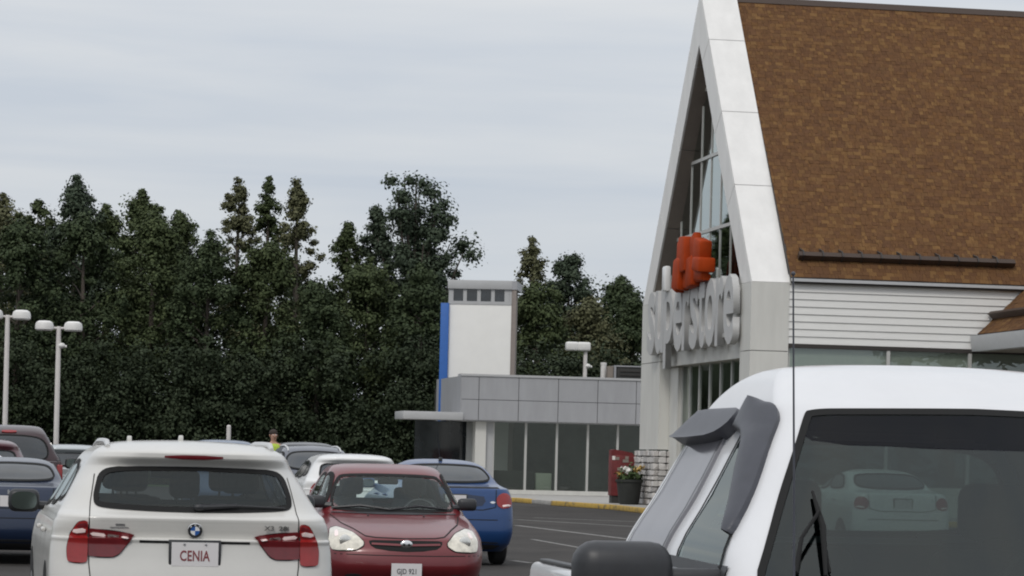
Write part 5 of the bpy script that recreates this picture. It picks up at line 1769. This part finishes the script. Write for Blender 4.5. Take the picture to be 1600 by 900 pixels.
for v in ('left', 'right'):
    trk.window('side_window', v, T_SW1, MT['glass_green'], nu=12, nv=14, frit=.022, rr=.09)
    o = trk.window('side_window', v, T_SW2, MT['window_film'], nu=12, nv=14, cut=False, frit=.010, rr=.06)
    trk.strip('belt_trim', v, [(1.95, 1.235), (3.50, 1.215)], .035, MT['black_plastic'], .008)
    trk.strip('door_line', v, [(2.70, .5), (2.70, 1.19)], .008, MT['gap_black'], .002)
    def tp(a, b_, i, j):
        return .018 + .055 * (1 - j)
    trk.patch('window_visor', v, [(1.97, 1.60), (2.60, 1.615), (2.72, 1.66), (2.70, 1.735), (2.05, 1.725), (2.0, 1.69)], MT['grey_plastic'], nu=14, nv=10, skirt=.055, taper=tp, off=.01)
    trk.patch('window_visor', v, [(2.70, 1.64), (2.86, 1.645), (2.96, 1.61), (3.07, 1.50), (3.30, 1.34), (3.34, 1.325), (3.39, 1.33), (3.205, 1.57), (3.10, 1.70), (3.02, 1.745), (2.74, 1.745)], MT['grey_plastic'], nu=12, nv=30, skirt=.045, taper=lambda a, b_, i, j: .020 + .045 * (1 - abs(2 * i - 1) ** 2) * (.35 + .65 * j), off=.01)
trk.patch('sun_band', 'front', [(-.60, 1.61), (.60, 1.61), (.555, 1.70), (.48, 1.722), (0, 1.732), (-.48, 1.722), (-.555, 1.70)], MT['band_glass'], off=.0045, nu=24, nv=8, skirt=0)
# mirrors: big dark housings on a stout arm
for sg in (-1, 1):
    b_ = MB()
    b_.box(sg * 1.20 - .155, sg * 1.20 + .155, 3.33, 3.50, 1.09, 1.305, bev=.07, seg=4)
    o = trk.solid(b_, 'door_mirror', MT['black_plastic'])
    b_ = MB(); b_.box(min(sg * .80, sg * 1.10), max(sg * .80, sg * 1.10), 3.37, 3.45, 1.165, 1.225, bev=.025, seg=3); trk.solid(b_, 'mirror_arm', MT['black_plastic'], o)
    b_ = MB(); b_.box(sg * 1.20 - .125, sg * 1.20 + .125, 3.322, 3.328, 1.115, 1.28); trk.solid(b_, 'mirror_glass', MT['reflector'], o)
# wipers, aerial, bonnet details
def on_ws(x, z, off): return trk.pt('front', x, z, off)[0]
for x0 in (.60, -.15):
    b_ = MB()
    b_.tube([on_ws(x0 + .03, 1.20, .03), on_ws(x0 + .005, 1.33, .05), on_ws(x0, 1.455, .02)], [.006, .010, .005], 6)
    b_.tube([on_ws(x0 + .01, 1.22, .012), on_ws(x0, 1.34, .016), on_ws(x0 - .005, 1.45, .012)], .004, 5)
    o = trk.solid(b_, 'wiper_blade', MT['gap_black'])
    b_ = MB(); b_.tube([on_ws(x0 + .12, 1.20, .04), on_ws(x0 + .08, 1.29, .055), on_ws(x0 + .004, 1.375, .05)], [.009, .007, .006], 6)
    trk.solid(b_, 'wiper_arm', MT['gap_black'], o)
h, n = trk.pt('top', .765, 3.82)
b_ = MB(); b_.tube([(.765, 3.82, h.z - .01), (.765, 3.82, h.z + .05)], [.03, .018], 10); b_.tube([(.765, 3.82, h.z + .04), (.775, 3.815, 1.55), (.79, 3.81, 2.11)], [.0042, .0034, .0026], 7); b_.ball((.79, 3.81, 2.115), .007)
trk.solid(b_, 'aerial', MT['grey_plastic'])
for f in (lambda q: q, mir):
    trk.patch('headlight', 'front', f([(.52, .74), (.80, .74), (.82, .90), (.52, .90)]), MT['lamp_clear'], off=.012, nu=8, nv=6)
trk.patch('grille', 'front', [(-.48, .72), (.48, .72), (.48, .90), (-.48, .90)], MT['black_plastic'], off=.008, nu=12, nv=5)
b_ = MB(); b_.box(-.87, .87, 4.86, 5.06, .45, .66, bev=.05); trk.solid(b_, 'front_bumper', MT['chrome'])
for x in (-.38, .38):
    trk.seat(x, 2.45, .66, 1.0, .62)
b_ = MB(); b_.box(-.70, .70, 3.1, 3.6, .8, 1.12, bev=.08); trk.solid(b_, 'dashboard', MT['cabin_trim'])
b_ = MB()
for k in range(24):
    a = 2 * PI * k / 24; a2 = 2 * PI * (k + 1) / 24
    f_ = lambda q: Vector((-.36 + .19 * math.cos(q), 2.98 - .09 * math.sin(q), 1.12 + .165 * math.sin(q)))
    b_.tube([f_(a), f_(a2)], .016, 6, cap=False)
b_.box(-.44, -.28, 2.98, 3.1, 1.06, 1.16, bev=.02)
trk.solid(b_, 'steering_wheel', MT['black_plastic'])
bed(trk, .875, 1.82, .52, 1.115, .62)
trk.patch('roof_seam', 'top', [(-.56, 2.2), (-.54, 2.2), (-.54, 3.0), (-.56, 3.0)], MT['paint_white_truck'], nu=2, nv=8, off=.004)
trk.finish_body(liner=True)
for y in (.92, 4.22):
    for sg in (-1, 1):
        trk.wheel(sg * .79, y, .36, .22, 6)
        n = 20
        v_ = 'left' if sg < 0 else 'right'
        if y > 3:
            circ = [(y + .42 * math.cos(2 * PI * k / n), max(.365, .40 + .42 * math.sin(2 * PI * k / n))) for k in range(n)]
            trk.patch('wheel_arch', v_, circ, MT['gap_black'], off=.004, nu=14, nv=10, skirt=0, rnd=False)
        else:
            b_ = MB(); b_.lathe([(.42, sg * .866), (.42, sg * .868)], 24, 'x', (0, y, .42)); trk.solid(b_, 'wheel_arch', MT['gap_black'])

k2 = [(k[0] * 1.0,) + tuple(k[1:]) for k in K_TRUCK]
dp = Car('pickup_truck', at_ground(12, 50), R(10), 'dark maroon pickup truck seen from behind at the far left', 'pickup truck', k2, MT['paint_maroon_dark'], MID, (1.06, 1.08, 1.02), body='cab')
dp.window('rear_window', 'rear', [(-.72, 1.24), (.72, 1.24), (.60, 1.72), (-.60, 1.72)], MT['glass_dark'], cut=False)
dp.window('windscreen', 'front', T_WS, MT['glass_dark'], cut=False)
for v in ('left', 'right'):
    dp.window('side_window', v, T_SW1, MT['glass_side'], cut=False); dp.window('side_window', v, T_SW2, MT['glass_side'], cut=False)
dp.patch('third_brake_light', 'rear', [(-.13, 1.75), (.13, 1.75), (.13, 1.79), (-.13, 1.79)], MT['lamp_red'], off=.02, nu=4, nv=3)
bed(dp, .865, 1.82, .52, 1.28, .62)
for sg in (-1, 1):
    b_ = MB(); b_.box(min(sg * .78, sg * .878), max(sg * .78, sg * .878), -.012, .14, .88, 1.22, bev=.02); dp.solid(b_, 'taillight', MT['lamp_red'])
b_ = MB(); b_.box(-.78, .78, -.012, -.002, .62, .70, bev=.003); dp.solid(b_, 'gate_trim', MT['black_plastic'])
dp.mirror(3.35, 1.2, MT['black_plastic'], size=(.22, .12, .2), out=.2)
dp.finish_body()
for y in (.92, 4.22):
    for sg in (-1, 1):
        dp.wheel(sg * .79, y, .36, .22, 6)

# ------------------------------------------------------------------ the person in a yellow vest
def skin_figure(root, name, verts, edges, radii, mat, sub=2):
    me = bpy.data.meshes.new(name)
    me.from_pydata(verts, edges, [])
    o = bpy.data.objects.new(name, me); COL.objects.link(o)
    o.modifiers.new('s', 'SKIN'); 
    md = o.modifiers.new('u', 'SUBSURF'); md.levels = sub; md.render_levels = sub
    for i, r_ in enumerate(radii):
        me.skin_vertices[0].data[i].radius = r_ if hasattr(r_, '__len__') else (r_, r_)
    me.skin_vertices[0].data[0].use_root = True
    dg = bpy.context.evaluated_depsgraph_get()
    m2 = bpy.data.meshes.new_from_object(o.evaluated_get(dg))
    bpy.data.objects.remove(o)
    m2.materials.clear(); m2.materials.append(mat); m2.shade_smooth()
    return link(name, m2, root)
pp = W(427, 690, 66)
b_ = MB(); b_.box(pp.x - .7, pp.x + .55, 65.2, 71, 0, .26, bev=.04)
tag(b_.build('kerb_island', MT['concrete']), kind='structure')
per = empty('person', (pp.x, 66, .26), R(20), label='person in a yellow safety vest standing beyond the white SUV roof', cat='person')
V_ = [(0, 0, .95), (0, 0, 1.12), (0, 0, 1.32), (0, 0, 1.46), (0, -.01, 1.53), (0, -.02, 1.60), (0, -.025, 1.68), (0, -.015, 1.755),
      (.19, 0, 1.42), (.24, -.02, 1.15), (.25, -.10, .92), (.25, -.14, .85), (-.19, 0, 1.42), (-.24, -.02, 1.15), (-.25, -.10, .92), (-.25, -.14, .85),
      (.10, 0, .88), (.11, -.02, .50), (.11, .02, .09), (.11, -.12, .04), (-.10, 0, .88), (-.11, .03, .50), (-.11, .06, .09), (-.11, -.08, .04)]
E_ = [(0, 1), (1, 2), (2, 3), (3, 4), (4, 5), (5, 6), (6, 7), (3, 8), (8, 9), (9, 10), (10, 11), (3, 12), (12, 13), (13, 14), (14, 15), (0, 16), (16, 17), (17, 18), (18, 19), (0, 20), (20, 21), (21, 22), (22, 23)]
Rr = [(.15, .11), (.14, .10), (.17, .11), (.12, .09), .055, .07, .085, .06, .065, .048, .034, .03, .065, .048, .034, .03, .085, .06, .045, .04, .085, .06, .045, .04]
for sg, wi in ((1, 11), (-1, 15)):
    bx = V_[wi]
    for k, (dx, L) in enumerate(((-.03, .075), (-.01, .085), (.01, .08), (.03, .065))):
        i0 = len(V_)
        V_.append((bx[0] + dx * .6, bx[1] - .03, bx[2] - .06)); V_.append((bx[0] + dx, bx[1] - .05, bx[2] - .06 - L * .5)); V_.append((bx[0] + dx, bx[1] - .045, bx[2] - .06 - L))
        E_ += [(wi, i0), (i0, i0 + 1), (i0 + 1, i0 + 2)]; Rr += [.010, .009, .007]
    i0 = len(V_)
    V_.append((bx[0] - sg * .03, bx[1] - .05, bx[2] - .03)); V_.append((bx[0] - sg * .045, bx[1] - .075, bx[2] - .06))
    E_ += [(wi, i0), (i0, i0 + 1)]; Rr += [.011, .009]
skin_figure(per, 'body', V_, E_, Rr, MT['skin'])
b_ = MB()
b_.lathe([(.135, .93), (.175, 1.0), (.165, 1.12), (.195, 1.30), (.20, 1.40), (.15, 1.475), (.075, 1.51)], 24)
for v in b_.bm.verts: v.co.y *= .72
b_.build('vest', MT['vest_yellow'], per)
for z_ in (1.08, 1.24):
    b_ = MB(); b_.lathe([(.176 if z_ < 1.1 else .196, z_), (.178 if z_ < 1.1 else .199, z_ + .05)], 24)
    for v in b_.bm.verts: v.co.y *= .74
    b_.build('reflective_band', MT['vest_band'], per)
for sg in (-1, 1):
    b_ = MB(); b_.tube([(sg * .10, 0, .97), (sg * .11, -.01 if sg > 0 else .03, .5), (sg * .11, .02 if sg > 0 else .06, .09)], [.115, .085, .07], 12); b_.build('trouser_leg', MT['cloth_dark'], per)
    yy = 0 if sg > 0 else .04
    b_ = MB(); b_.box(sg * .11 - .05, sg * .11 + .05, yy - .17, yy + .09, 0, .10, bev=.035, seg=3); b_.build('shoe', MT['black_plastic'], per)
    b_ = MB(); b_.tube([(sg * .17, 0, 1.43), (sg * .245, -.02, 1.15)], [.085, .065], 12); b_.build('sleeve', MT['cloth_dark'], per)
    b_ = MB(); b_.ball((sg * .033, -.103, 1.69), .011); b_.build('eye', MT['badge_white'], per)
    b_ = MB(); b_.ball((sg * .09, -.01, 1.675), .026, (.4, .8, 1.2)); b_.build('ear', MT['skin'], per)
b_ = MB(); b_.ball((0, -.118, 1.66), .016, (.8, 1, 1.6)); b_.build('nose', MT['skin'], per)
b_ = MB(); b_.box(-.025, .025, -.106, -.098, 1.615, 1.623, bev=.003); b_.build('mouth', MT['lamp_red_dark'], per)
b_ = MB(); b_.ball((0, .012, 1.735), .105, (.95, 1.05, .85)); b_.build('hair', MT['hair_dark'], per)
